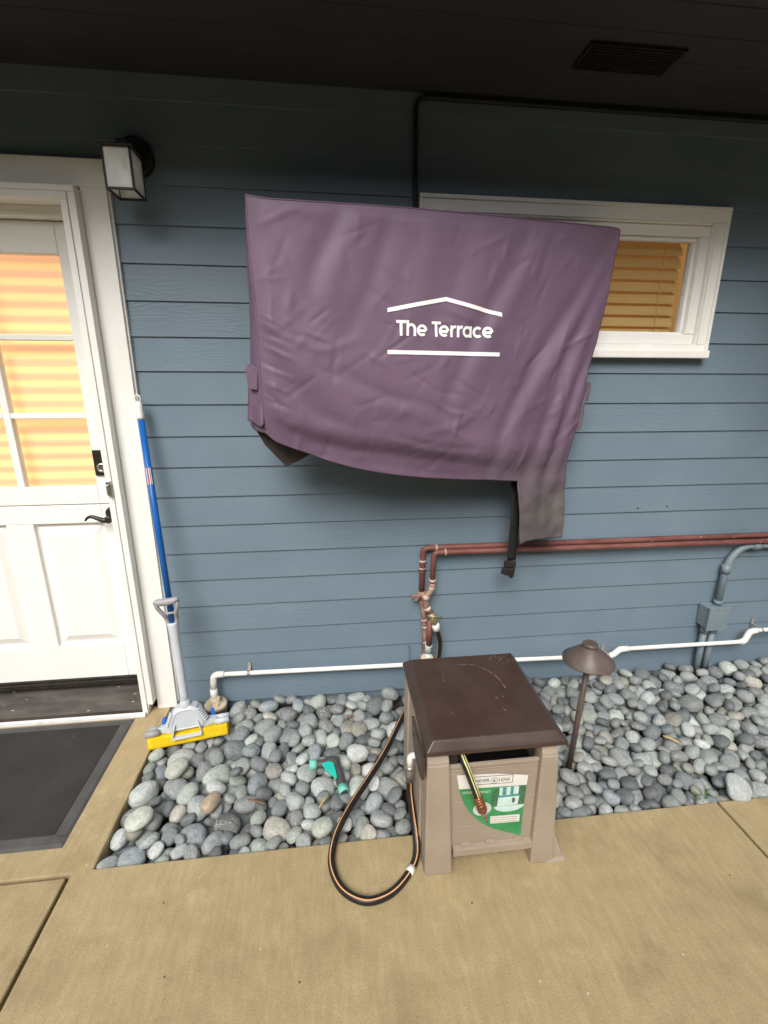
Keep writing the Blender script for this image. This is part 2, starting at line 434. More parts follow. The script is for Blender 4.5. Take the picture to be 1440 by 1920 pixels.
def concrete_material():
    m = bpy.data.materials.new('broomed_tan_concrete'); m.use_nodes = True
    t = m.node_tree; b = t.nodes['Principled BSDF']; L = t.links.new
    b.inputs['Specular IOR Level'].default_value = 0.4
    tc = t.nodes.new('ShaderNodeTexCoord')
    def noise(scale, detail, stretch=(1, 1, 1), rot=0):
        mp = t.nodes.new('ShaderNodeMapping'); mp.inputs['Scale'].default_value = stretch; mp.inputs['Rotation'].default_value = (0, 0, rot)
        L(tc.outputs['Object'], mp.inputs[0])
        n = t.nodes.new('ShaderNodeTexNoise'); n.inputs['Scale'].default_value = scale; n.inputs['Detail'].default_value = detail; n.inputs['Roughness'].default_value = .65
        L(mp.outputs[0], n.inputs['Vector']); return n.outputs[0]
    def ramp(src, p0, c0, p1, c1):
        cr = t.nodes.new('ShaderNodeValToRGB'); e = cr.color_ramp.elements
        e[0].position = p0; e[0].color = (*c0, 1); e[1].position = p1; e[1].color = (*c1, 1); L(src, cr.inputs[0]); return cr.outputs[0]
    def mix(f, a, c, mode='MIX'):
        mx = t.nodes.new('ShaderNodeMix'); mx.data_type = 'RGBA'; mx.blend_type = mode
        if isinstance(f, float): mx.inputs['Factor'].default_value = f
        else: L(f, mx.inputs['Factor'])
        L(a, mx.inputs['A'])
        if isinstance(c, tuple): mx.inputs['B'].default_value = (*c, 1)
        else: L(c, mx.inputs['B'])
        return mx.outputs['Result']
    big = ramp(noise(1.6, 5), .25, (0.390, 0.299, 0.160), .75, (0.455, 0.356, 0.196))
    med = ramp(noise(14, 6), .3, (0.90, 0.90, 0.90), .7, (1.06, 1.06, 1.06))
    c = mix(1.0, big, med, 'MULTIPLY')
    stain = ramp(noise(3.1, 7), .50, (1, 1, 1), .68, (0.80, 0.785, 0.76))
    c = mix(1.0, c, stain, 'MULTIPLY')
    pale = ramp(noise(5.3, 8, (1, 1.4, 1), .8), .57, (1, 1, 1), .70, (1.15, 1.17, 1.20))
    c = mix(1.0, c, pale, 'MULTIPLY')
    broom = ramp(noise(60, 4, (1.0, .16, 1), .25), .3, (0.86, 0.86, 0.86), .7, (1.1, 1.1, 1.1))
    c = mix(.8, c, broom, 'MULTIPLY')
    grit = ramp(noise(240, 3), .3, (0.80, 0.80, 0.80), .7, (1.16, 1.16, 1.16))
    c = mix(1.0, c, grit, 'MULTIPLY')
    v = t.nodes.new('ShaderNodeTexVoronoi'); v.inputs['Scale'].default_value = 22; L(tc.outputs['Object'], v.inputs['Vector'])
    wn = t.nodes.new('ShaderNodeTexWhiteNoise'); L(v.outputs['Position'], wn.inputs['Vector'])
    sp = t.nodes.new('ShaderNodeMapRange'); sp.inputs['From Min'].default_value = .085; sp.inputs['From Max'].default_value = .05; L(v.outputs['Distance'], sp.inputs[0])
    g = t.nodes.new('ShaderNodeMath'); g.operation = 'GREATER_THAN'; g.inputs[1].default_value = .86; L(wn.outputs['Value'], g.inputs[0])
    mu = t.nodes.new('ShaderNodeMath'); mu.operation = 'MULTIPLY'; L(sp.outputs[0], mu.inputs[0]); L(g.outputs[0], mu.inputs[1])
    c = mix(mu.outputs[0], c, (0.10, 0.065, 0.035))
    g2 = t.nodes.new('ShaderNodeMath'); g2.operation = 'LESS_THAN'; g2.inputs[1].default_value = .10; L(wn.outputs['Value'], g2.inputs[0])
    mu2 = t.nodes.new('ShaderNodeMath'); mu2.operation = 'MULTIPLY'; L(sp.outputs[0], mu2.inputs[0]); L(g2.outputs[0], mu2.inputs[1])
    c = mix(mu2.outputs[0], c, (0.60, 0.50, 0.34))
    L(c, b.inputs['Base Color'])
    rr = t.nodes.new('ShaderNodeMapRange'); rr.inputs['To Min'].default_value = .40; rr.inputs['To Max'].default_value = .72; L(noise(2.4, 4), rr.inputs[0]); L(rr.outputs[0], b.inputs['Roughness'])
    bp = t.nodes.new('ShaderNodeBump'); bp.inputs['Strength'].default_value = .5; bp.inputs['Distance'].default_value = .0025
    hh = t.nodes.new('ShaderNodeMath'); hh.operation = 'ADD'; L(noise(70, 5, (1.0, .2, 1), .25), hh.inputs[0]); L(noise(200, 3), hh.inputs[1])
    L(hh.outputs[0], bp.inputs['Height']); L(bp.outputs[0], b.inputs['Normal'])
    return m
M['concrete'] = concrete_material()

def cover_material():
    m = bpy.data.materials.new('purple_grey_cover_fabric'); m.use_nodes = True
    t = m.node_tree; b = t.nodes['Principled BSDF']; L = t.links.new
    b.inputs['Roughness'].default_value = .56; b.inputs['Specular IOR Level'].default_value = .3
    tc = t.nodes.new('ShaderNodeTexCoord')
    n = t.nodes.new('ShaderNodeTexNoise'); n.inputs['Scale'].default_value = 3.5; n.inputs['Detail'].default_value = 6; L(tc.outputs['Object'], n.inputs['Vector'])
    cr = t.nodes.new('ShaderNodeValToRGB'); e = cr.color_ramp.elements
    e[0].position = .32; e[0].color = (0.126, 0.079, 0.124, 1); e[1].position = .7; e[1].color = (0.154, 0.099, 0.150, 1)
    L(n.outputs[0], cr.inputs[0])
    # faded and dusty low corner: distance from the torn lower flap, broken by noise
    sp = t.nodes.new('ShaderNodeSeparateXYZ'); L(tc.outputs['Object'], sp.inputs[0])
    sz = t.nodes.new('ShaderNodeMapRange'); sz.inputs['From Min'].default_value = 1.25; sz.inputs['From Max'].default_value = 1.00; L(sp.outputs[2], sz.inputs[0])
    sx = t.nodes.new('ShaderNodeMapRange'); sx.inputs['From Min'].default_value = 0.50; sx.inputs['From Max'].default_value = 0.80; L(sp.outputs[0], sx.inputs[0])
    mu = t.nodes.new('ShaderNodeMath'); mu.operation = 'MULTIPLY'; L(sz.outputs[0], mu.inputs[0]); L(sx.outputs[0], mu.inputs[1])
    n2 = t.nodes.new('ShaderNodeTexNoise'); n2.inputs['Scale'].default_value = 11; n2.inputs['Detail'].default_value = 5; L(tc.outputs['Object'], n2.inputs['Vector'])
    c2 = t.nodes.new('ShaderNodeValToRGB'); e = c2.color_ramp.elements
    e[0].position = .35; e[0].color = (0.092, 0.080, 0.088, 1); e[1].position = .85; e[1].color = (0.160, 0.138, 0.130, 1); L(n2.outputs[0], c2.inputs[0])
    mx = t.nodes.new('ShaderNodeMix'); mx.data_type = 'RGBA'; L(mu.outputs[0], mx.inputs['Factor']); L(cr.outputs[0], mx.inputs['A']); L(c2.outputs[0], mx.inputs['B'])
    L(mx.outputs['Result'], b.inputs['Base Color'])
    wv = t.nodes.new('ShaderNodeTexNoise'); wv.inputs['Scale'].default_value = 420; wv.inputs['Detail'].default_value = 2; L(tc.outputs['Object'], wv.inputs['Vector'])
    n3 = t.nodes.new('ShaderNodeTexNoise'); n3.inputs['Scale'].default_value = 26; n3.inputs['Detail'].default_value = 4; n3.inputs['Distortion'].default_value = .8; L(tc.outputs['Object'], n3.inputs['Vector'])
    b1 = t.nodes.new('ShaderNodeBump'); b1.inputs['Strength'].default_value = .10; b1.inputs['Distance'].default_value = .005; L(n3.outputs[0], b1.inputs['Height'])
    b2 = t.nodes.new('ShaderNodeBump'); b2.inputs['Strength'].default_value = .15; b2.inputs['Distance'].default_value = .001; L(wv.outputs[0], b2.inputs['Height']); L(b1.outputs[0], b2.inputs['Normal'])
    L(b2.outputs[0], b.inputs['Normal'])
    return m
M['cover'] = cover_material()
M['cover_dark'] = pm('cover_lining', (0.035, 0.028, 0.028), (0.075, 0.055, 0.052), scale=12, rough=.7)

def shade_material(name, zs, pitch, ca, cb, strength):
    """banded sheer shade, room light from behind put in as its own emission"""
    m = bpy.data.materials.new(name); m.use_nodes = True
    t = m.node_tree; b = t.nodes['Principled BSDF']; L = t.links.new
    tc = t.nodes.new('ShaderNodeTexCoord'); sp = t.nodes.new('ShaderNodeSeparateXYZ'); L(tc.outputs['Object'], sp.inputs[0])
    d = t.nodes.new('ShaderNodeMath'); d.operation = 'MULTIPLY_ADD'; d.inputs[1].default_value = 2*math.pi/pitch; d.inputs[2].default_value = zs; L(sp.outputs[2], d.inputs[0])
    s = t.nodes.new('ShaderNodeMath'); s.operation = 'SINE'; L(d.outputs[0], s.inputs[0])
    cr = t.nodes.new('ShaderNodeMapRange'); cr.inputs['From Min'].default_value = -.75; cr.inputs['From Max'].default_value = .75; L(s.outputs[0], cr.inputs[0])
    mx = t.nodes.new('ShaderNodeMix'); mx.data_type = 'RGBA'; L(cr.outputs[0], mx.inputs['Factor']); mx.inputs['A'].default_value = (*ca, 1); mx.inputs['B'].default_value = (*cb, 1)
    L(mx.outputs['Result'], b.inputs['Base Color']); L(mx.outputs['Result'], b.inputs['Emission Color'])
    b.inputs['Emission Strength'].default_value = strength; b.inputs['Roughness'].default_value = .8  # the shade itself glows, standing in for backlight
    return m
M['shade'] = shade_material('banded_sheer_shade', 0.4, 0.054, (0.82, 0.47, 0.28), (1.0, 0.67, 0.32), .52)

# ------------------------------------------------------------------ ground, slabs
b = MB()
b.box(-60, 60, -60, 60, -0.35, -0.30)
tag(b.build('ground', M['ground']), kind='structure', label='bare garden ground around the patio')

def slab(mb, x0, x1, y0, y1, z1=0.0, z0=-0.16, r=0.012):
    mb.box(x0, x1, y0, y1, z0, z1)
G = 0.005
b = MB()
slab(b, -0.845+G, 1.378-G, -2.36+G, -0.785)
slab(b, -3.2, -0.845-G, -2.36+G, -0.800-G)
slab(b, 1.378+G, 3.6, -2.36+G, -0.785)
slab(b, -0.845+G, 1.378-G, -5.0, -2.36-G)
slab(b, -3.2, -0.845-G, -5.0, -2.36-G)
slab(b, 1.378+G, 3.6, -5.0, -2.36-G)
slab(b, -3.2, -0.778, -0.800+G, -0.002)
pave = b.build('pavement', M['concrete'], bevel=.006, seg=3)
tag(pave, kind='structure', label='tan broom finished concrete patio slabs')
b = MB(); b.box(-3.25, 3.65, -5.05, 0.02, -0.29, -0.17)
tag(b.build('pavement_bed', M['soil']), kind='structure', label='dark earth under the slabs')
b = MB(); b.face([(-0.779, -0.786, -0.13), (3.6, -0.786, -0.13), (3.6, 0.0, -0.05), (-0.779, 0.0, -0.05)])
tag(b.build('soil', M['soil']), kind='structure', label='dark soil of the pebble bed')

# ------------------------------------------------------------------ house
house = empty('house', (0, 0, 0), 'blue grey house front with lap siding, white door, small window and deep dark eave', 'house')
ROW, Z0 = 0.127, 0.12
WX0, WX1, WZ0, WZ1 = 0.42, 1.60, 1.60, 2.12        # window opening
DX0, DX1, DZ1 = -1.80, -0.80, 2.17                 # door opening
def lap_y(z, zb): return 0.0070*min(1, max(0, (z-zb)/ROW))
b = MB()
def strip(x0, x1, za, zb_, base):
    if zb_-za < .002: return
    ya, yb = lap_y(za, base), lap_y(zb_, base)
    b.face([(x0, ya, za), (x1, ya, za), (x1, yb, zb_), (x0, yb, zb_)])
    b.face([(x0, ya, za), (x0, .0135, za), (x1, .0135, za), (x1, ya, za)])
XL, XR = -3.2, 4.2
for k in range(-2, 20):
    zb = Z0 + ROW*k
    zt = zb + ROW
    if k == -2: continue
    za = max(zb, -0.1); zt = min(zt, 2.485)
    if za >= zt: continue
    cuts = sorted({za, zt, *[c for c in (WZ0, WZ1, DZ1) if za < c < zt]})
    for a, c in zip(cuts[:-1], cuts[1:]):
        mid = (a+c)/2
        spans = [(XL, XR)]
        holes = []
        if mid < DZ1: holes.append((DX0, DX1))
        if WZ0 < mid < WZ1: holes.append((WX0, WX1))
        for h0, h1 in sorted(holes):
            new = []
            for s0, s1 in spans:
                if h0 <= s0 or h1 >= s1 or h0 >= s1: new.append((s0, s1)); continue
                new += [(s0, h0), (h1, s1)]
            spans = new
        for s0, s1 in spans:
            # boards butt at scattered joints
            js = [x for x in [(-2.9 + ((k*1.37) % 3.66)) + 3.66*i for i in range(3)] if s0+.1 < x < s1-.1] if len(cuts) == 2 else []
            xs = [s0]+js+[s1]
            for i in range(len(xs)-1):
                strip(xs[i]+(.0002 if i else 0), xs[i+1]-(.0002 if i < len(xs)-2 else 0), a, c, zb)
# sheathing behind the boards
for (x0, x1, z0, z1) in ((XL, DX0, -.2, 2.5), (DX0, DX1, DZ1, 2.5), (DX1, WX0, -.2, 2.5), (WX0, WX1, -.2, WZ0), (WX0, WX1, WZ1, 2.5), (WX1, XR, -.2, 2.5)):
    b.box(x0, x1, .014, .10, z0, z1)
wall = b.build('siding_wall', M['siding'], house)
for (x, z) in ((1.452, .9), (1.602, .905)):
    b = MB(); b.lathe([(.0038, -.001), (.0038, .004)], (x, 0, z), 'Y', 10); b.build('nail', M['black'], wall)
# eave
EAVE, EAVE_R, XE = 0.625, 1.50, 1.75          # unseen deeper eave added at the right to shade the wall there
b = MB()
for i in range(14):
    y1 = 0.10-.12*i; y0 = y1-.12
    if y1 > -EAVE: b.box(XL-.5, XE, max(y0, -EAVE), y1-.0025, 2.480, 2.500)
    if y1 > -EAVE_R: b.box(XE+.0005, XR+.5, max(y0, -EAVE_R), y1-.0025, 2.480, 2.500)
soffit = b.build('soffit', M['soffit'], house, bevel=.002)
b = MB(); b.box(.828, 1.145, -.330, -.205, 2.470, 2.4785)
for i in range(10): b.box(.838, 1.135, -.322+.0115*i, -.317+.0115*i, 2.466, 2.470)
b.build('soffit_vent', M['black'], soffit)
b = MB()
for xa, xb, ev in ((XL-.6, XE, EAVE), (XE+.0005, XR+.6, EAVE_R)):
    b.hexa([(xa, -ev-.06, 2.503), (xb, -ev-.06, 2.503), (xb, 3.0, 2.503), (xa, 3.0, 2.503), (xa, -ev-.06, 2.60), (xb, -ev-.06, 2.60), (xb, 3.0, 3.6), (xa, 3.0, 3.6)])
    b.box(xa, xb, -ev-.03, -ev, 2.405, 2.5025)
b.build('roof', M['soffit'], house)
b = MB()
b.box(XL, XL+.1, .101, 3.0, -.2, 2.5); b.box(XR-.1, XR, .101, 3.0, -.2, 2.5); b.box(XL+.101, XR-.101, 2.9, 3.0, -.2, 2.5)
b.build('outer_wall', M['siding'], house)

# unseen bank added behind the camera, keeps low sky off the upper wall
b = MB(); b.hexa([(-14, -7.5, -.3), (14, -7.5, -.3), (14, -6.2, -.3), (-14, -6.2, -.3), (-14, -7.5, 4.1), (14, -7.5, 4.1), (14, -6.6, 4.1), (-14, -6.6, 4.1)])
tag(b.build('shade_bank', M['ground']), kind='structure', label='unseen bank added behind the camera to darken the upper wall')

# door frame
b = MB()
b.box(-.8325, -.745, -.025, 0, 0.0, 2.128)
b.box(-1.842, -.745, -.0255, 0, 2.1282, 2.213)
b.box(-.750, -.738, -.012, .004, 0.02, 2.2)
b.box(-.857, -.8335, -.068, .06, .055, 2.0990)
b.box(-.8615, -.8575, -.060, .06, .03, 2.0990)
b.box(-.884, -.862, -.0665, .09, .0, 2.0760)
b.box(-1.728, -.862, -.0660, .06, 2.0765, 2.099)
b.box(-1.752, -.8335, -.0680, .06, 2.0995, 2.118)
b.box(-1.752, -.8845, .012, .09, 2.0405, 2.0760)
b.box(-1.842, -1.7525, -.025, 0, 0.0, 2.128)
b.box(-1.7520, -1.7285, -.068, .06, .055, 2.0990)
b.box(-1.7280, -1.7015, -.0665, .09, .0, 2.0760)
b.box(-1.85, -1.84, -.012, .004, 0.02, 2.2)
df = b.build('door_frame', M['trim'], house, bevel=.004)
b = MB(); b.box(-.880, -.863, -.078, -.067, 1.040, 1.098); b.box(-.876, -.867, -.088, -.0785, 1.052, 1.086); b.tube([(-.872, -.082, 1.036), (-.864, -.07, 1.042)], .004, 8)
b.build('strike_plate', M['nickel'], df, bevel=.003)
# door leaf
b = MB()
YD = .05
b.box(-.972, -.885, YD, YD+.045, .1385, .9735)
b.box(-.972, -.885, YD, YD+.045, .977, 2.037)
b.box(-1.70, -1.620, YD, YD+.045, .1385, .9735); b.box(-1.70, -1.620, YD, YD+.045, .977, 2.037)
b.box(-1.6195, -.9725, YD, YD+.045, 1.930, 2.037)
b.box(-1.6195, -.9725, YD, YD+.045, .977, 1.054)
b.box(-1.6195, -.9725, YD, YD+.045, .893, .9735)
b.box(-1.6195, -.9725, YD, YD+.045, .1385, .3095)
b.box(-1.360, -1.252, YD, YD+.045, .310, .8925)
b.box(-1.284, -1.256, YD+.006, YD+.04, 1.0545, 1.9295)
for z in (1.343, 1.640):
    b.box(-1.6195, -1.2845, YD+.006, YD+.04, z-.011, z+.011); b.box(-1.2555, -.9725, YD+.006, YD+.04, z-.011, z+.011)
for (x0, x1) in ((-1.6195, -1.3605), (-1.2515, -.9725)):
    z0, z1 = .310, .8925
    loops = [(0, .012), (.003, .017), (.016, .018), (.050, .004), (.050, .004)]
    rings = []
    for (i, d) in loops[:4]:
        rings.append([b.bm.verts.new(p) for p in ((x0+i, YD+d, z0+i), (x1-i, YD+d, z0+i), (x1-i, YD+d, z1-i), (x0+i, YD+d, z1-i))])
    for r0, r1 in zip(rings[:-1], rings[1:]):
        for k in range(4): b.bm.faces.new((r0[k], r0[(k+1) % 4], r1[(k+1) % 4], r1[k]))
    b.bm.faces.new(rings[-1])
    b.box(x0, x1, YD+.03, YD+.04, z0, z1)
door = b.build('door', M['door_paint'], house, bevel=.0035, label='white dutch door with glass top half and raised lower panels')
b = MB(); b.box(-1.619, -.973, YD+.020, YD+.024, 1.055, 1.929); b.build('door_glass', M['glass'], door)
b = MB()
zz = 1.02
n = 18
for i in range(n):      # soft curved vanes
    za = 1.02+.052*i; pts = []
    for k in range(7):
        f = k/6; pts.append((za+.052*f, YD+.075+.002*math.sin(math.pi*f)))
    for k in range(6):
        b.face([(-1.66, pts[k][1], pts[k][0]), (-.94, pts[k][1], pts[k][0]), (-.94, pts[k+1][1], pts[k+1][0]), (-1.66, pts[k+1][1], pts[k+1][0])])
b.build('door_shade', M['shade'], door)
b = MB(); b.box(-.967, -.905, YD-.010, YD-.0005, 1.100, 1.206); lk = b.build('door_lock', M['bronze'], door, bevel=.002)
b = MB(); b.lathe([(.019, -.013), (.019, -.028), (.012, -.031), (.012, -.024)], (-.931, YD, 1.136), 'Y', 24); b.build('lock_cylinder', M['nickel'], lk)
lk.name = 'door_lock'
b = MB(); b.lathe([(.030, -.001), (.029, -.009), (.018, -.013)], (-.925, YD, .935), 'Y', 24)
b.tube([(-.925, YD-.01, .925), (-.925, YD-.050, .921)], .011, 14)
b.lathe([(.015, -.040), (.016, -.058), (.010, -.062)], (-.925, YD, .921), 'Y', 20)
b.tube(crv([(-.925, YD-.05, .920), (-.945, YD-.052, .918), (-.965, YD-.054, .927), (-.988, YD-.054, .936), (-1.006, YD-.052, .931), (-1.018, YD-.05, .918)], 6), .006, 12, radii=[.0125-.0085*(i/30) for i in range(31)])
b.build('door_handle', M['bronze'], door)
# sill
b = MB()
b.box(-1.71, -.8845, .045, .06, .098, .1375)
b.box(-1.71, -.8845, .034, .0445, .104, .128)
sw = b.build('door_sweep', M['bronze'], house, bevel=.003)
b = MB()
b.hexa([(-1.7012, -.048, -.002), (-.8845, -.048, -.002), (-.8845, .10, -.002), (-1.7012, .10, -.002), (-1.7012, -.048, .020), (-.8845, -.048, .020), (-.8845, .10, .096), (-1.7012, .10, .096)])
th = b.build('threshold', M['sill'], house)
b = MB(); b.box(-1.74, -.868, -.0845, -.0695, .001, .021); b.build('threshold_strip', M['alu'], th, bevel=.003)

# window
win = empty('window', (1.0, 0, 1.85)); win.parent = house
def ring_boxes(mb, x0, x1, z0, z1, wx, wt, wb, y0, y1):
    mb.box(x0, x1, y0, y1, z1-wt, z1); 
    if wb: mb.box(x0, x1, y0, y1, z0, z0+wb)
    mb.box(x0, x0+wx, y0, y1, z0+wb+.0004, z1-wt-.0004); mb.box(x1-wx, x1, y0, y1, z0+wb+.0004, z1-wt-.0004)
b = MB()
ring_boxes(b, .364, 1.645, 1.6118, 2.157, .049, .054, .024, -.020, .012)
ring_boxes(b, .3635, 1.6455, 1.6120, 2.1575, .014, .014, 0, -.028, -.0205)
ring_boxes(b, .4135, 1.5955, 1.6365, 2.1025, .0045, .004, .004, -.013, .05)
b.build('window_frame', M['trim'], win, bevel=.0035)
b = MB()
ring_boxes(b, .4185, 1.5905, 1.641, 2.098, .040, .040, .038, .004, .05)
ring_boxes(b, .459, 1.550, 1.6795, 2.0575, .016, .016, .010, .022, .06)
b.build('sash', M['door_paint'], win, bevel=.004)
b = MB(); b.box(.475, 1.534, .044, .048, 1.690, 2.041); b.build('window_pane', M['glass'], win)
b = MB(); b.box(.350, 1.6455, -.042, .0, 1.579, 1.6112); b.build('window_sill', M['trim'], win, bevel=.004)
b = MB()
for i in range(9):
    za = 1.668+.047*i; ln = []
    for k in range(6):
        f = k/5; ln.append((.068 + .036*f - .012*math.sin(math.pi*f), za + .058*f))
    for k in range(5):
        b.face([(.47, ln[k][0], ln[k][1]), (1.527, ln[k][0], ln[k][1]), (1.527, ln[k+1][0], ln[k+1][1]), (.47, ln[k+1][0], ln[k+1][1])])
for x in (.62, 1.02, 1.44):
    b.tube([(x, .0595, 1.66), (x, .0595, 2.06)], .0014, 6)
b.build('window_blind', M['blind_room'], win)
for q_ in ((.40, 1.62, .16, .17, 1.58, 2.14), (-1.9, -.8, .2, .21, .9, 2.15)):
    b = MB(); b.box(*q_); b.build('lit_room', M['interior'], house)

# ------------------------------------------------------------------ television cover
A0 = Vector((-.226, -.35, 0)); TV = Vector((.989, .149, 0)).normalized(); NV = Vector((.149, -.989, 0)).normalized()
cover = empty('screen_cover', (0.4, -.25, 1.55), 'purple fabric outdoor cover draped over a wall mounted screen, printed The Terrace', 'cover')
TOP = [(0, 2.019), (.06, 2.015), (.124, 2.016), (.222, 2.019), (.394, 2.024), (.539, 2.027), (.769, 2.029), (.975, 2.029), (1.194, 2.03), (1.321, 2.029), (1.342, 2.022)]
RIGHT = [(1.342, 2.022), (1.33, 1.901), (1.315, 1.77), (1.294, 1.634), (1.271, 1.533), (1.252, 1.441), (1.237, 1.325), (1.224, 1.25), (1.215, 1.18), (1.221, 1.089)]
BOT = [(.012, 1.31), (.04, 1.284), (.067, 1.27), (.148, 1.238), (.233, 1.204), (.35, 1.169), (.473, 1.145), (.602, 1.126), (.736, 1.113), (.899, 1.10), (.991, 1.092), (1.07, 1.090), (1.221, 1.089)]
LEFT = [(0, 2.019), (-.001, 1.928), (0, 1.825), (.006, 1.713), (.007, 1.56), (.009, 1.438), (.012, 1.31)]
def resample(pts, n):
    P = np.array([list(p) for p in crv([(a, c, 0) for a, c in pts], 10)])[:, :2]
    d = np.r_[0, np.cumsum(np.linalg.norm(np.diff(P, axis=0), axis=1))]
    t = np.linspace(0, d[-1], n)
    return np.c_[np.interp(t, d, P[:, 0]), np.interp(t, d, P[:, 1])]
FOLDS = [  # (polyline in (s, z), height, half width)
    ([(.298, 2.02), (.253, 1.932), (.199, 1.836), (.16, 1.70)], -.010, .030),
    ([(.345, 2.02), (.31, 1.92), (.25, 1.80), (.22, 1.66)], .008, .035),
    ([(.457, 2.02), (.43, 1.929), (.375, 1.782), (.281, 1.60)], -.009, .030),
    ([(.729, 2.03), (.716, 1.916), (.662, 1.778), (.56, 1.60)], -.007, .035),
    ([(.60, 2.03), (.58, 1.90), (.52, 1.72), (.44, 1.55)], .007, .04),
    ([(.975, 2.03), (.904, 1.877), (.79, 1.695), (.675, 1.472), (.63, 1.34)], -.011, .030),
    ([(1.03, 2.03), (.95, 1.86), (.84, 1.67), (.73, 1.46), (.69, 1.30)], .008, .035),
    ([(1.325, 2.008), (1.182, 1.783), (1.042, 1.59), (.90, 1.332), (.86, 1.147), (.85, 1.06)], -.015, .030),
    ([(1.335, 1.99), (1.21, 1.76), (1.09, 1.57), (.95, 1.33), (.90, 1.14)], .013, .032),
    ([(1.322, 1.93), (1.174, 1.621), (1.095, 1.391), (1.03, 1.153), (1.02, .98)], -.014, .026),
    ([(1.30, 1.80), (1.20, 1.56), (1.13, 1.35), (1.07, 1.14), (1.06, .95)], .012, .026),
    ([(1.274, 1.603), (1.178, 1.369), (1.12, 1.12), (1.11, .98)], -.013, .022),
    ([(1.25, 1.50), (1.20, 1.32), (1.16, 1.12), (1.15, 1.0)], .010, .020),
    ([(.278, 1.508), (.431, 1.435), (.594, 1.396), (.704, 1.316)], -.006, .018),
    ([(.25, 1.47), (.40, 1.40), (.56, 1.36), (.68, 1.29)], .006, .022),
    ([(.002, 1.98), (.083, 1.86), (.144, 1.739), (.211, 1.64)], -.008, .030),
    ([(.06, 1.96), (.14, 1.84), (.20, 1.72)], .006, .03),
    ([(.009, 1.606), (.096, 1.472), (.2, 1.365), (.391, 1.285)], -.010, .028),
    ([(.03, 1.68), (.13, 1.54), (.25, 1.42), (.40, 1.35)], .008, .032),
    ([(.018, 1.36), (.197, 1.272), (.514, 1.215), (.894, 1.155)], -.007, .018),
    ([(.10, 1.34), (.30, 1.30), (.55, 1.255), (.85, 1.20)], .006, .02),
    ([(.45, 1.30), (.62, 1.25), (.80, 1.235)], -.005, .012),
    ([(.80, 1.40), (.70, 1.33), (.58, 1.30)], .005, .014),
    ([(.14, 1.60), (.22, 1.58), (.33, 1.62)], .004, .012),
    ([(.60, 1.41), (.68, 1.37), (.76, 1.38)], .004, .010),
]
cr_ = random.Random(21)
CREASE = []
for i in range(150):
    cx_, cz_ = cr_.uniform(.02, 1.25), (cr_.uniform(1.13, 1.70) if i % 3 else cr_.uniform(1.6, 1.98))
    an = cr_.choice([cr_.gauss(.45, .35), cr_.gauss(-.5, .3), cr_.gauss(1.1, .25)]) if cx_ < .8 else cr_.gauss(1.05, .25)
    ln = cr_.uniform(.04, .17)
    CREASE.append((cx_-ln/2*math.cos(an), cz_-ln/2*math.sin(an), cx_+ln/2*math.cos(an), cz_+ln/2*math.sin(an), cr_.choice([-1, 1])*cr_.choice([.6, 1, 1, 1.6])*cr_.uniform(.0011, .0026), cr_.uniform(.010, .024)))
for k in range(9):     # puckers along the left corner seam
    z_ = 1.42+.035*k+cr_.uniform(-.01, .01)
    CREASE.append((.005, z_, .07+cr_.uniform(0, .05), z_-.03-cr_.uniform(0, .03), cr_.choice([-1, 1])*.0035, .014))
def seg_dist(S, Z, pl):
    best = np.full(S.shape, 9.0); tt = np.zeros(S.shape)
    P = [np.array(list(p)[:2]) for p in crv([(a, c, 0) for a, c in pl], 5)]
    for i in range(len(P)-1):
        a, c = P[i], P[i+1]; d = c-a; L2 = (d@d)
        t = np.clip(((S-a[0])*d[0]+(Z-a[1])*d[1])/L2, 0, 1)
        q = np.hypot(S-(a[0]+t*d[0]), Z-(a[1]+t*d[1]))
        m = q < best; best[m] = q[m]; tt[m] = (i+t[m])/(len(P)-1)
    return best, tt
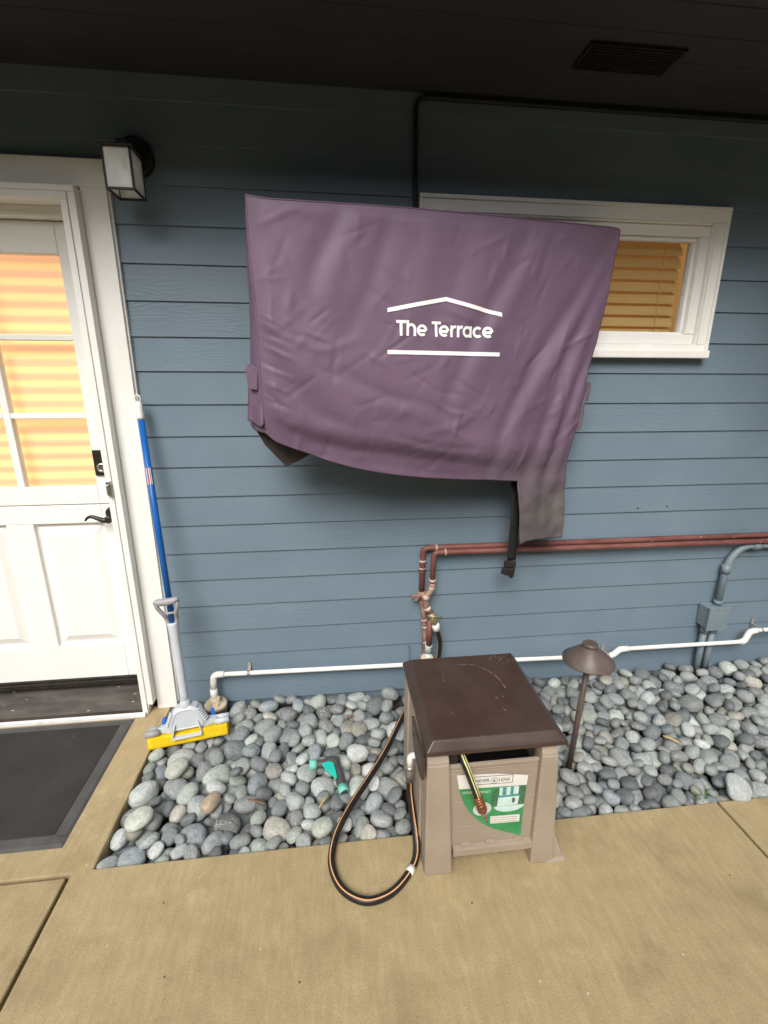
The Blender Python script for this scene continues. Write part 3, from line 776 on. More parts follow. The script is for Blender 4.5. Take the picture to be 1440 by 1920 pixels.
def disp(S, Z):
    S = np.asarray(S, float); Z = np.asarray(Z, float)
    u = np.clip(S/1.30, 0, 1); zlo = 1.31-.21*np.clip(S/.9, 0, 1)**.6
    v = np.clip((2.03-Z)/(2.03-zlo), 0, 1)
    vv = (2.03-Z)/(2.03-zlo)
    tuck = np.clip((vv-.84)/.16, 0, 1); tuck = tuck*tuck*(3-2*tuck)
    D = .012*np.sin(np.pi*u) + .046*np.sin(np.pi*np.clip(u*.9+.1, 0, 1))**.7*np.sin(np.pi*np.clip(v/.84, 0, 1)*.5)**1.6*(1-.95*tuck)
    for pl, h, wd in FOLDS:
        d, t = seg_dist(S, Z, pl)
        D = D + h*.66*np.exp(-(d/(wd*1.12))**2)*np.sin(np.pi*np.clip(t*.86+.1, 0, 1))**.6
    for (x0_, z0_, x1_, z1_, h, wd) in CREASE:
        dx, dz = x1_-x0_, z1_-z0_; L2 = dx*dx+dz*dz
        near = (np.abs(S-(x0_+x1_)/2) < .5*abs(dx)+wd) & (np.abs(Z-(z0_+z1_)/2) < .5*abs(dz)+wd)
        if not near.any(): continue
        t = np.clip(((S-x0_)*dx+(Z-z0_)*dz)/L2, 0, 1)
        q = np.hypot(S-(x0_+t*dx), Z-(z0_+t*dz))
        D = D + h*np.clip(1-q/wd, 0, 1)**1.1*np.sin(np.pi*np.clip(t, .04, .96))**.6
    nz = np.zeros(S.shape); fl = nz.ravel()
    for i, (s, z) in enumerate(zip(S.ravel(), Z.ravel())):
        k = .35+.65*min(1, max(0, (1.75-z)/.5))
        fl[i] = k*(.0055*mnoise.noise((s*6, z*6, 3.1)) + .0035*(0.5-abs(mnoise.noise((s*13+5, z*11, 7.7)))) + .0010*(0.5-abs(mnoise.noise((s*29, z*25, 1.7)))))
    edge = np.clip(np.minimum.reduce([S/.05, (2.03-Z)/.04]), 0.15, 1)
    return D*edge + fl.reshape(S.shape)*edge
def P3(s, z, off=0.0):
    return A0 + TV*float(s) + NV*float(off) + Vector((0, 0, float(z)))
def coons(top, bot, left, right, nu, nv):
    T, Bm, Lf, R = resample(top, nu), resample(bot, nu), resample(left, nv), resample(right, nv)
    u = np.linspace(0, 1, nu)[None, :, None]; v = np.linspace(0, 1, nv)[:, None, None]
    return ((1-v)*T[None]+v*Bm[None] + (1-u)*Lf[:, None]+u*R[:, None]
            - ((1-u)*(1-v)*T[0]+u*(1-v)*T[-1]+(1-u)*v*Bm[0]+u*v*Bm[-1]))
def grid_mesh(mb, G3, mi=0):
    nv, nu = len(G3), len(G3[0])
    V = [[mb.bm.verts.new(p) for p in row] for row in G3]
    for i in range(nv-1):
        for j in range(nu-1):
            f = mb.bm.faces.new((V[i][j], V[i+1][j], V[i+1][j+1], V[i][j+1])); f.smooth = True; f.material_index = mi
    return V
b = MB()
NU, NV_ = 260, 180
Gm = coons(TOP, BOT, LEFT, RIGHT, NU, NV_)
Dm = disp(Gm[..., 0], Gm[..., 1])
F3 = [[P3(Gm[i, j, 0], Gm[i, j, 1], Dm[i, j]) for j in range(NU)] for i in range(NV_)]
grid_mesh(b, F3)
# hanging flap at the lower right, joined to the front
FT = [(.991, 1.092), (1.07, 1.090), (1.221, 1.089)]
FB = [(1.036, .807), (1.071, .818), (1.149, .823), (1.247, .820)]
FL = [(.991, 1.092), (1.003, 1.02), (1.015, .958), (1.03, .86), (1.036, .807)]
FR = [(1.221, 1.089), (1.234, .965), (1.247, .820)]
J0 = int(np.argmin(np.abs(Gm[-1, :, 0]-.991))); NF = NU-J0
Gf = coons(FT, FB, FL, FR, NF, 36)
uu = np.linspace(0, 1, NF)
for i in range(36):      # the flap continues the same cloth: its first row is the last row of the front
    k_ = max(0, 1-i/20)
    Gf[i] += (Gm[-1, J0:]-Gf[0])*k_ if i else 0
Gf[0] = Gm[-1, J0:]
G3 = []
for i in range(36):
    row = []
    for j in range(NF):
        s, z = Gf[i, j]
        d = float(disp(np.array([s]), np.array([z]))[0])*max(.25, 1-i/40) + (i/35)*(-.012) + .010*mnoise.noise((s*9, z*7, 2.2))*min(1, i/8) + .004*mnoise.noise((s*25, z*20, 5))*min(1, i/8)
        row.append(P3(s, z, d))
    G3.append(row)
grid_mesh(b, G3)
# left side panel, from the corner seam back towards the wall
LB = resample([(-.001, 2.05), (-.002, 1.962), (-.006, 1.845), (-.009, 1.752), (-.016, 1.612), (-.021, 1.536), (-.030, 1.441), (-.036, 1.345), (-.026, 1.315)], NV_)
G3 = []
for i in range(NV_):
    row = []
    p0 = F3[i][0]; p1 = P3(LB[i, 0], LB[i, 1], -.10)
    for j in range(8):
        f = j/7; q = p0.lerp(p1, f); q = q + (-TV)*(.006*math.sin(math.pi*f)*min(1, i/40)) + TV*(.004*mnoise.noise((i*.09, j*.5, 1)))*math.sin(math.pi*f)
        row.append(q)
    G3.append(row)
grid_mesh(b, G3)
# right side panel
G3 = []
RR = resample(RIGHT, NV_)
for i in range(int(NV_*.80)):
    p0 = F3[i][-1]; p1 = P3(RR[i, 0]-.004, RR[i, 1]+.0, -.10)
    G3.append([p0.lerp(p1, j/5) for j in range(6)])
grid_mesh(b, G3)
# top panel, its back edge stands up at the left corner
TT = resample(TOP, NU)
G3 = []
for j in range(6):
    f = j/5; row = []
    for i in range(NU):
        s, z = TT[i]; lift = .042*max(0, 1-s/.12)**1.3 - .004
        row.append(F3[0][i].lerp(P3(s, z+lift, -.10), f))
    G3.append(row)
grid_mesh(b, G3)
bmesh.ops.remove_doubles(b.bm, verts=b.bm.verts[:], dist=.0004)
b.build('fabric_shell', M['cover'], cover, smooth=True, loc=(0, 0, 0), solid=.003)
b = MB()
b.tube([F3[i][0]+NV*.001 for i in range(0, NV_, 4)], .0022, 8)
b.build('corner_seam', M['cover'], cover)
b = MB()
b.tube([F3[0][j]+NV*.001+Vector((0, 0, .001)) for j in range(0, NU, 4)], .0022, 8)
b.build('top_seam', M['cover'], cover)
# back piece hanging behind the lower left corner
b = MB()
pl = [(-.030, 1.335), (.009, 1.258), (.080, 1.175), (.126, 1.193), (.185, 1.226), (.20, 1.32), (.05, 1.36)]
b.prism([P3(s, z, -.085-.01*math.sin(9*s)) for s, z in pl], NV*-.003)
b.build('back_flap', M['cover_dark'], cover)
# side pleats and tabs
b = MB()
pl = [P3(-.036, 1.525, -.025), P3(.003, 1.518, -.012), P3(-.003, 1.453, -.012), P3(-.032, 1.458, -.025)]
b.prism(pl, -TV*.004+NV*.004)
b.prism([P3(-.036, 1.525, -.025), P3(.003, 1.518, -.012), P3(-.006, 1.530, -.05), P3(-.034, 1.533, -.06)], Vector((0, 0, .004)))
b.build('side_tab', M['cover'], cover, bevel=.0015)
b = MB()
G3 = []
for i in range(22):
    f = i/21; z = 1.500-.160*f; row = []
    wob = .012*math.sin(f*5)*f
    for j in range(9):
        h = j/8
        s = -.030 - .014*f*(1-h) + (.036+.004*f)*h
        row.append(P3(s, z + .010*math.sin(h*5.5+1)*f*f, -.055+.052*h + wob*math.sin(h*6.0) + .012*f*f*math.sin(h*9)))
    G3.append(row)
grid_mesh(b, G3)
b.build('side_pleat', M['cover'], cover, smooth=True, solid=.003)
b = MB()
pl = [(1.262, 1.480), (1.289, 1.476), (1.285, 1.408), (1.268, 1.402), (1.276, 1.35), (1.262, 1.290), (1.238, 1.284), (1.238, 1.36)]
b.prism([P3(s+.012, z, -.012+.008*math.sin(z*60)) for s, z in pl], NV*-.010)
b.build('side_tab', M['cover'], cover, bevel=.0015)
# strap with buckle
b = MB()
G3 = []
for i in range(24):
    f = i/23; z = 1.12-.405*f
    G3.append([P3(.994+.022*f+(.042)*h, z+.002*h, -.055+.012*math.sin(f*4)) for h in (0, .33, .66, 1)])
grid_mesh(b, G3)
st = b.build('strap', M['strap'], cover, solid=.003)
b = MB()
ax = P3(1.018, .66, -.05)
b.prism([P3(.997, .722, -.058), P3(1.053, .716, -.058), P3(1.051, .686, -.058), P3(.995, .692, -.058)], NV*.012)
b.prism([P3(.992, .690, -.06), P3(1.051, .684, -.06), P3(1.046, .640, -.06), P3(1.030, .634, -.06), P3(1.022, .650, -.06), P3(1.006, .652, -.06), P3(.984, .664, -.06)], NV*.014)
b.build('buckle', M['buckle'], st, bevel=.003)
# printed mark
def map_cover(mb, me, s0, z0, off=.0035):
    bm2 = bmesh.new(); bm2.from_mesh(me)
    bmesh.ops.triangulate(bm2, faces=bm2.faces[:])
    for _ in range(4):
        es = [e for e in bm2.edges if e.calc_length() > .012]
        if not es: break
        bmesh.ops.subdivide_edges(bm2, edges=es, cuts=1)
        bmesh.ops.triangulate(bm2, faces=bm2.faces[:])
    vs_ = list(bm2.verts)
    S = np.array([s0+v.co.x for v in vs_]); Z = np.array([z0+v.co.y for v in vs_]); D = disp(S, Z)
    nv = [mb.bm.verts.new(P3(S[i], Z[i], D[i]+off)) for i in range(len(vs_))]
    ix = {v: i for i, v in enumerate(vs_)}
    seen = set()
    for f in bm2.faces:
        key = frozenset(ix[v] for v in f.verts)
        if key in seen: continue
        seen.add(key)
        mb.bm.faces.new([nv[ix[v]] for v in f.verts]).smooth = True
    bm2.free()
def poly_me(pts):
    me = bpy.data.meshes.new('outline'); bm2 = bmesh.new(); bm2.faces.new([bm2.verts.new((x, y, 0)) for x, y in pts]); bm2.to_mesh(me); bm2.free(); return me
b = MB()
GL = []          # letter strokes drawn on the fabric: polylines in letter units
def arc_(cx, cy, r, a0, a1, n=20): return [(cx+r*math.cos(rad(a0+(a1-a0)*i/n)), cy+r*math.sin(rad(a0+(a1-a0)*i/n))) for i in range(n+1)]
def glyph(ch, x):
    if ch == 'T': st = [[(0, 126.5), (93, 126.5)], [(46, 0), (46, 126.5)]]
    elif ch == 'h': st = [[(14, 0), (14, 140)], [(14, 58)] + arc_(50, 66, 36, 180, 0) + [(86, 0)]]
    elif ch == 'e': st = [[(18, 51), (94, 51)], arc_(54, 54, 41, 0, 312, 30)]
    elif ch == 'r': st = [[(14, 0), (14, 108)], arc_(56, 54, 42, 176, 82, 12)]
    elif ch == 'a': st = [arc_(51, 54, 41, 0, 360, 30), [(92, 0), (92, 108)]]
    else: st = [arc_(54, 54, 41, 46, 314, 28)]
    return [[(x+a_, c_) for a_, c_ in q] for q in st]
for ch, x in zip('TheTerrace', (0, 97, 202, 357, 431, 548, 618, 684, 799, 900)): GL += glyph(ch, x)
KU = .361/1008
for gi, q in enumerate(GL):
    P = [np.array(p, float) for p in q]; Lf, Rt = [], []
    for i in range(len(P)):
        t = P[min(i+1, len(P)-1)]-P[max(i-1, 0)]
        if len(P) > 4 and np.linalg.norm(P[0]-P[-1]) < 1 and i in (0, len(P)-1): t = P[1]-P[-2]
        t = t/np.linalg.norm(t); nn = np.array([-t[1], t[0]])*13.0
        Lf.append((P[i]+nn)*KU); Rt.append((P[i]-nn)*KU)
    me = bpy.data.meshes.new('stroke'); bm2 = bmesh.new()
    for i in range(len(P)-1): bm2.faces.new([bm2.verts.new((v[0], v[1], 0)) for v in (Rt[i], Rt[i+1], Lf[i+1], Lf[i])])
    bmesh.ops.remove_doubles(bm2, verts=bm2.verts[:], dist=1e-6); bm2.to_mesh(me); bm2.free()
    map_cover(b, me, .462, 1.631, off=.0033+.00012*(gi % 7))
hw = .0068
def bar(p, q):
    p = np.array(p); q = np.array(q); return [tuple(p+[0, -hw]), tuple(q+[0, -hw]), tuple(q+[0, hw]), tuple(p+[0, hw])]
for p, q in (((.435, 1.711), (.647, 1.755)), ((.647, 1.755), (.860, 1.711)), ((.433, 1.578), (.857, 1.576))):
    map_cover(b, poly_me(bar(p, q)), -.003, 0, off=.0037)
b.build('printed_logo', M['logo'], cover)

# ------------------------------------------------------------------ wall lantern
lan = empty('wall_lantern', (-.645, 0, 2.15), 'black box lantern with glass panes, sky reflection painted white, beside the door head', 'wall lamp')
b = MB(); b.lathe([(.062, .003), (.062, -.018), (.054, -.026)], (-.640, 0, 2.228), 'Y', 40); b.build('backplate', M['black'], lan)
b = MB()
x0, x1, y0, y1, z0, z1 = -.686, -.603, -.172, -.072, 2.080, 2.190
t_ = .0036
for x in (x0, x1):
    for y in (y0, y1): b.box(x-t_, x+t_, y-t_, y+t_, z0-t_, z1+.004)
for z in (z0,):
    for y in (y0, y1): b.box(x0+t_, x1-t_, y-t_, y+t_, z-t_, z+t_)
    for x in (x0, x1): b.box(x-t_, x+t_, y0+t_, y1-t_, z-t_, z+t_)
b.box(x0-.012, x1+.012, y0-.012, y1+.012, z1+.0045, z1+.011)
b.box(x0+.012, x1-.012, y0+.012, y1-.012, z1+.0115, z1+.022)
b.box(-.662, -.625, -.12, -.019, z1+.0225, z1+.050)
b.build('lantern_frame', M['black'], lan, bevel=.0015)
b = MB()
for y in (y0, y1): b.box(x0+t_, x1-t_, y-.0012, y+.0012, z0+t_, z1+.004)
for x in (x0, x1): b.box(x-.0012, x+.0012, y0+t_, y1-t_, z0+t_, z1+.004)
b.build('glass_panes', M['lamp_glass'], lan)
b = MB(); b.lathe([(.010, .05), (.013, .045), (.013, .03), (.019, .0), (.021, -.02), (.014, -.038), (.004, -.044)], (-.6445, -.122, 2.148), 'Z', 24); b.build('bulb', M['bulb'], lan, smooth=True)

# ------------------------------------------------------------------ dark cable conduit at the top
b = MB()
b.tube(rnd_corner([(.354, -.011, 2.02), (.347, -.011, 2.20), (.344, -.011, 2.461), (4.1, -.011, 2.461)], .05, 8), .009, 12)
b.tube([(.346, -.011, 2.34), (.346, -.011, 2.352)], .0115, 12)
tag(b.build('cable_conduit', M['cable'], bevel=0), 'thin black conduit rising from behind the cover and running along the soffit', 'conduit')

# ------------------------------------------------------------------ red pipes
rp = empty('copper_pipe', (.415, -.02, .0), 'red brown pipe nearer the siding, upper of the two running right along the wall', 'pipe', 'red wall pipes')
b = MB(); b.tube(rnd_corner([(4.1, -.022, .7475), (.412, -.022, .7475), (.411, -.022, .52)], .028, 6), .0135, 16); b.build('pipe_run', M['red_pipe'], rp)
b = MB(); b.tube([(.4125, -.022, .51), (.424, -.022, .42), (.434, -.022, .30), (.436, -.022, .02)], .0135, 16); b.build('riser', M['old_copper'], rp)
b = MB()
for p, q in (((.468, -.022, .7475), (.478, -.022, .7475)), ((.411, -.022, .690), (.411, -.022, .681)), ((.411, -.022, .652), (.411, -.022, .646)), ((.427, -.022, .39), (.430, -.022, .378)), ((.4305, -.022, .352), (.4315, -.022, .34))):
    b = MB(); b.tube([p, q], .0155, 16); b.build('solder_joint', M['solder'], rp)
b = MB(); b.tube([(.411, -.022, .535), (.413, -.022, .495)], .018, 16); b.tube([(.405, -.028, .515), (.385, -.040, .515)], .011, 12); b.lathe([(.013, -.01), (.017, -.004), (.017, .004), (.012, .01)], (.378, -.044, .513), 'Y', 16); b.build('drain_tee', M['old_copper'], rp)
rp2 = empty('copper_pipe', (.455, -.045, .0), 'red brown pipe in front, lower of the two, with elbow and tap under the cover', 'pipe', 'red wall pipes')
b = MB(); b.tube(rnd_corner([(4.1, -.048, .719), (1.35, -.048, .729), (.456, -.048, .734), (.454, -.048, .565)], .026, 6), .0125, 16); b.build('pipe_run', M['red_pipe'], rp2)
b = MB(); b.tube(rnd_corner([(.454, -.048, .585), (.453, -.050, .552), (.422, -.055, .517), (.424, -.058, .480), (.452, -.062, .428)], .016, 5), .0145, 16); b.build('elbow', M['old_copper'], rp2)
b = MB()
for p, q in (((.505, -.048, .734), (.514, -.048, .734)), ((.454, -.048, .604), (.454, -.048, .592)), ((.453, -.049, .562), (.451, -.050, .553)), ((.428, -.054, .524), (.421, -.056, .509)), ((.430, -.060, .468), (.437, -.061, .456))):
    b = MB(); b.tube([p, q], .0165, 16); b.build('solder_joint', M['solder'], rp2)
b = MB(); b.tube([(.448, -.050, .40), (.4465, -.050, .26)], .0135, 16); b.build('lower_riser', M['red_pipe'], rp2)
b = MB(); b.tube([(.4465, -.050, .262), (.4455, -.050, .255), (.445, -.050, .225)], .017, 16, radii=[.018, .0155, .019]); b.tube([(.445, -.05, .2255), (.445, -.05, .02)], .016, 16); b.build('union_fitting', M['verdigris'], rp2)
b = MB(); b.tube([(.440, -.050, .205), (.440, -.05, .19)], .034, 20, radii=[.026, .036]); b.tube([(.44, -.05, .19), (.44, -.05, .0)], .03, 16); b.build('stub', M['beige_cap'], rp2)
b = MB(); b.tube([(.447, -.062, .437), (.462, -.066, .405), (.470, -.068, .383)], .015, 14, radii=[.016, .018, .014])
b.tube([(.450, -.068, .415), (.452, -.090, .432)], .006, 10)
b.tube([(.428, -.091, .441), (.494, -.091, .431)], .0045, 10)
b.build('tap_valve', M['brass'], rp2)
b = MB(); b.tube([(.470, -.066, .385), (.473, -.066, .378), (.477, -.066, .350)], .017, 14, radii=[.015, .0185, .0175]); b.build('hose_connector', M['pvc'], rp2)

# ------------------------------------------------------------------ white drain pipe
wp = empty('drain_pipe', (-.55, -.035, .0), 'long white plastic pipe low on the wall ending in a round beige cap', 'pipe')
b = MB(); b.tube(rnd_corner([(-.545, -.036, .168), (.40, -.037, .153), (1.395, -.050, .138), (1.432, -.058, .176), (1.475, -.060, .178), (2.115, -.062, .176), (2.142, -.062, .232), (2.165, -.062, .238), (4.0, -.062, .230)], .02, 5), .0105, 16); b.build('pipe_run', M['pvc'], wp)
b = MB()
b.tube(rnd_corner([(-.515, -.036, .168), (-.564, -.036, .168), (-.567, -.045, .095)], .035, 8), .0150, 16)
b.tube([(-.567, -.046, .10), (-.567, -.05, .055)], .0165, 16)
b.build('elbow_fitting', M['pvc'], wp); b = MB()
b.tube(rnd_corner([(1.385, -.050, .1385), (1.402, -.051, .140), (1.432, -.058, .176), (1.478, -.060, .178)], .012, 4), .0148, 16)
b.build('elbow_fitting', M['pvc'], wp); b = MB()
b.tube(rnd_corner([(2.10, -.062, .1765), (2.120, -.062, .178), (2.141, -.062, .232), (2.182, -.062, .238)], .014, 4), .0150, 16)
b.build('elbow_fitting', M['pvc'], wp)
b = MB()
for x, z, y in ((-.405, .166, -.036), (1.375, .139, -.049), (2.205, .2375, -.062)):
    b = MB(); b.tube([(x-.006, y, z), (x+.006, y, z)], .0125, 14); b.box(x-.007, x+.007, -.006, -.002, z-.005, z+.036); b.box(x-.006, x+.006, y+.005, -.0062, z+.006, z+.010)
    b.build('pipe_strap', M['zinc'], wp)
b = MB(); b.lathe([(.048, -.06), (.048, .022), (.051, .022), (.051, .036), (.046, .042), (.026, .040), (.022, .052), (.022, .066), (.017, .068)], (-.560, -.062, -.004), 'Z', 36)
b.box(-.582, -.574, -.095, -.060, .034, .047); b.box(-.548, -.540, -.095, -.060, .034, .047)
b.build('drain_cap', M['beige_cap'], wp)

# ------------------------------------------------------------------ grey conduit and junction box
cj = empty('electrical_conduit', (1.92, -.03, .0), 'grey painted conduit with a junction box at the right, bending right towards the frame edge', 'conduit')
b = MB(); b.tube(rnd_corner([(4.0, -.03, .692), (2.02, -.03, .697), (1.958, -.03, .62), (1.947, -.034, .385)], .09, 12), .0165, 18); b.build('upper_conduit', M['conduit'], cj)
for p, q in (((1.9585, -.03, .60), (1.955, -.03, .555)), ((2.075, -.03, .696), (2.12, -.03, .696)), ((1.948, -.034, .410), (1.947, -.034, .3895))):
    b = MB(); b.tube([p, q], .0205, 18); b.build('coupling', M['conduit'], cj)
b = MB(); b.box(1.876, 1.972, -.072, .0, .268, .384); jb = b.build('junction_box', M['conduit'], cj, bevel=.005)
b = MB(); b.box(1.870, 1.978, -.082, -.0725, .263, .389); b.lathe([(.005, -.082), (.005, -.085)], (1.924, 0, .38), 'Y', 10); b.lathe([(.005, -.082), (.005, -.085)], (1.924, 0, .272), 'Y', 10); b.build('box_cover', M['conduit'], jb, bevel=.003)
for x in (1.905, 1.952):
    b = MB(); b.tube([(x, -.033, .2675), (x, -.033, -.04)], .0155, 16); b.tube([(x, -.033, .267), (x, -.033, .225)], .019, 16); b.build('lower_conduit', M['conduit'], cj)

# ------------------------------------------------------------------ sponge mop
mop = empty('sponge_mop', (-.63, -.23, .0), 'sponge mop with a blue pole leaning on the door trim, yellow sponge on the pebbles', 'mop')
p_top = Vector((-.730, -.040, 1.425)); p_bot = Vector((-.640, -.215, .10))
axm = (p_top-p_bot).normalized()
at = lambda z: p_bot + axm*((z-p_bot.z)/axm.z)
b = MB(); b.tube([at(.50), at(1.345)], .0125, 20); b.build('pole', M['blue'], mop)
b = MB(); b.tube([at(1.335), at(1.345), at(1.385), at(1.400)], .016, 18, radii=[.0142, .0148, .0142, .011])
q = at(1.40); ring = [q + Vector((.010*math.sin(a), 0, .012-.014*math.cos(a)+.002)) for a in np.linspace(0, 2*math.pi, 17)]
b.tube(ring, .0028, 8, caps=False)
b.build('end_cap', M['offwhite'], mop)
side = axm.cross(Vector((0, -1, 0))).normalized()
if side.x < 0: side = -side
frt = side.cross(axm).normalized()
if frt.y > 0: frt = -frt
b = MB(); b.tube([at(.140), at(.20), at(.46), at(.505), at(.515)], .017, 22, radii=[.0185, .0165, .0185, .0215, .0205])
b.tube([at(.150), at(.143)], .024, 20)
b.build('sleeve', M['pale_grey'], mop)
b = MB()
gc = at(.612) + frt*.030
b.tube(crv([gc-side*.042-axm*.006, gc-side*.038, gc, gc+side*.036+axm*.004, gc+side*.040+axm*.003], 4), .012, 16, radii=[.007, .011, .012, .013, .0145, .015, .0152, .0153, .0152, .015, .0145, .014, .0135, .013, .0125, .011, .006][:17])
for sgn in (-1, 1):
    b.tube(crv([gc+side*.038*sgn, gc+side*.040*sgn-axm*.020, at(.560)+side*.026*sgn+frt*.018, at(.535)+side*.0205*sgn+frt*.004, at(.508)+side*.0165*sgn], 5), .0085, 10)
b.tube([at(.560)+side*.028+frt*.017, at(.560)-side*.028+frt*.017], .005, 10)
b.build('handle', M['mid_grey'], mop)
# head housing in its own frame: X along the sponge, Y towards the camera, Z along the pole
hx = Vector((.322, .041, .018)).normalized(); hz = axm; hy = hz.cross(hx).normalized(); hx = hy.cross(hz).normalized()
if hy.y > 0: hy = -hy
H0 = Vector((-.637, -.222, .085))
def hp(a, c, d): return H0 + hx*a + hy*c + hz*d
b = MB()
prof = [(-.075, -.035), (-.078, -.012), (-.066, .020), (-.058, .040), (-.044, .058), (-.024, .066), (.024, .066), (.044, .058), (.058, .040), (.066, .020), (.078, -.012), (.075, -.035)]
def ringp(scale, depth): return [hp(a*scale, depth, (d-.01)*scale+.01) for a, d in prof]
R0, R1, R2 = ringp(1, -.028), ringp(1, .020), ringp(.80, .030)
R3 = ringp(.74, .026)
vr = [[b.bm.verts.new(p) for p in R] for R in (R0, R1, R2, R3)]
for r0, r1 in zip(vr[:-1], vr[1:]):
    for k in range(12): b.bm.faces.new((r0[k], r0[(k+1) % 12], r1[(k+1) % 12], r1[k]))
b.bm.faces.new(vr[0][::-1]); b.bm.faces.new(vr[-1])
for sgn in (-1, 1):      # ribs on the shoulders and side arms
    for k in range(6):
        f = k/5; a = sgn*(.052+.022*f); d = .046-.048*f
        b.tube([hp(a, .030, d), hp(a+sgn*.010, .010, d+.002)], .0042, 8)
    b.hexa([hp(sgn*.060, -.022, -.040), hp(sgn*.118, -.018, -.034), hp(sgn*.118, .010, -.034), hp(sgn*.060, .024, -.040), hp(sgn*.060, -.022, -.008), hp(sgn*.118, -.018, -.016), hp(sgn*.118, .010, -.016), hp(sgn*.060, .024, -.008)])
b.hexa([hp(-.060, .018, -.052), hp(.060, .018, -.052), hp(.060, .054, -.056), hp(-.060, .054, -.056), hp(-.056, .018, -.046), hp(.056, .018, -.046), hp(.056, .054, -.050), hp(-.056, .054, -.050)])
for sgn in (-1, 1): b.hexa([hp(sgn*.056, .018, -.046), hp(sgn*.060, .018, -.046), hp(sgn*.060, .052, -.050), hp(sgn*.056, .052, -.050), hp(sgn*.044, .018, .0), hp(sgn*.048, .018, .0), hp(sgn*.048, .034, .0), hp(sgn*.044, .034, .0)])
b.tube([hp(0, 0, .06), hp(0, 0, .088)], .02, 18, radii=[.026, .019])
head = b.build('mop_head', M['pale_grey'], mop, bevel=.002)
for sgn in (-1, 1):
    b = MB(); b.tube([hp(sgn*.112, .016, -.028), hp(sgn*.168, .016, -.028)], .013, 16); b.tube([hp(sgn*.112, -.014, -.024), hp(sgn*.165, -.014, -.024)], .010, 14); b.build('roller', M['mid_grey'] if sgn < 0 else M['pale_grey'], head)
    b = MB(); b.hexa([hp(sgn*.092, -.035, -.030), hp(sgn*.112, -.035, -.030), hp(sgn*.112, -.022, -.030), hp(sgn*.092, -.022, -.030), hp(sgn*.090, -.035, .012), hp(sgn*.104, -.035, .012), hp(sgn*.104, -.022, .012), hp(sgn*.090, -.022, .012)]); b.build('clip', M['blue_clip'], head, bevel=.003)
b = MB()
NS = 14
L0 = [(-.160+.320*i/NS) for i in range(NS+1)]
prev = None
for a in L0:
    w_ = .004*mnoise.noise((a*14, 0, 0))
    rg = [b.bm.verts.new(hp(a, y, z+w_*.4)) for y, z in ((-.034, -.088), (.036+w_, -.088), (.038+w_, -.078), (.034, -.042), (-.032, -.038))]
    if prev:
        for k in range(5): b.bm.faces.new((prev[k], prev[(k+1) % 5], rg[(k+1) % 5], rg[k]))
    else: b.bm.faces.new(rg[::-1])
    prev = rg
b.bm.faces.new(prev)
b.build('sponge', M['sponge'], mop, bevel=.004)
b = MB()      # sticker wrapped on the pole
c0, c1 = at(1.085), at(1.15)
for k in range(7):
    a0, a1 = rad(20+14*k), rad(20+14*(k+1)); rr = .0131
    f_ = lambda c, a: c + (frt*math.cos(a)+side*math.sin(a))*rr
    b.face([f_(c0, a0-.9), f_(c0, a1-.9), f_(c1, a1-.9), f_(c1, a0-.9)], mi=(0, 1, 2, 0, 1, 0, 2)[k])
b.build('pole_sticker', [M['label_white'], M['sticker_red'], M['sticker_blue']], mop)

# ------------------------------------------------------------------ door mat
dm = empty('door_mat', (-1.35, -.38, 0), 'black rubber mat with a grey border in front of the white door', 'door mat')
b = MB(); b.box(-1.86, -.958, -.658, -.130, .0005, .010); b.build('mat_pile', M['mat'], dm, bevel=.003)
b = MB()
x0, x1, y0, y1 = -1.905, -.912, -.702, -.088
b.hexa([(x0, y0, .0004), (x1, y0, .0004), (x1, y0+.0435, .0004), (x0, y0+.0435, .0004), (x0+.01, y0+.012, .006), (x1-.008, y0+.012, .006), (x1-.0455, y0+.0435, .008), (x0+.0445, y0+.0435, .008)])
b.hexa([(x0, y1-.0415, .0004), (x1, y1-.0415, .0004), (x1, y1, .0004), (x0, y1, .0004), (x0+.0445, y1-.0415, .008), (x1-.0455, y1-.0415, .008), (x1-.008, y1-.01, .006), (x0+.01, y1-.01, .006)])
b.hexa([(x1-.0455, y0+.0436, .0004), (x1, y0+.0436, .0004), (x1, y1-.0416, .0004), (x1-.0455, y1-.0416, .0004), (x1-.0455, y0+.0436, .008), (x1-.01, y0+.0436, .006), (x1-.01, y1-.0416, .006), (x1-.0455, y1-.0416, .008)])
b.hexa([(x0, y0+.0436, .0004), (x0+.0445, y0+.0436, .0004), (x0+.0445, y1-.0416, .0004), (x0, y1-.0416, .0004), (x0+.01, y0+.0436, .006), (x0+.0445, y0+.0436, .008), (x0+.0445, y1-.0416, .008), (x0+.01, y1-.0416, .006)])
b.build('mat_border', M['mat_edge'], dm)

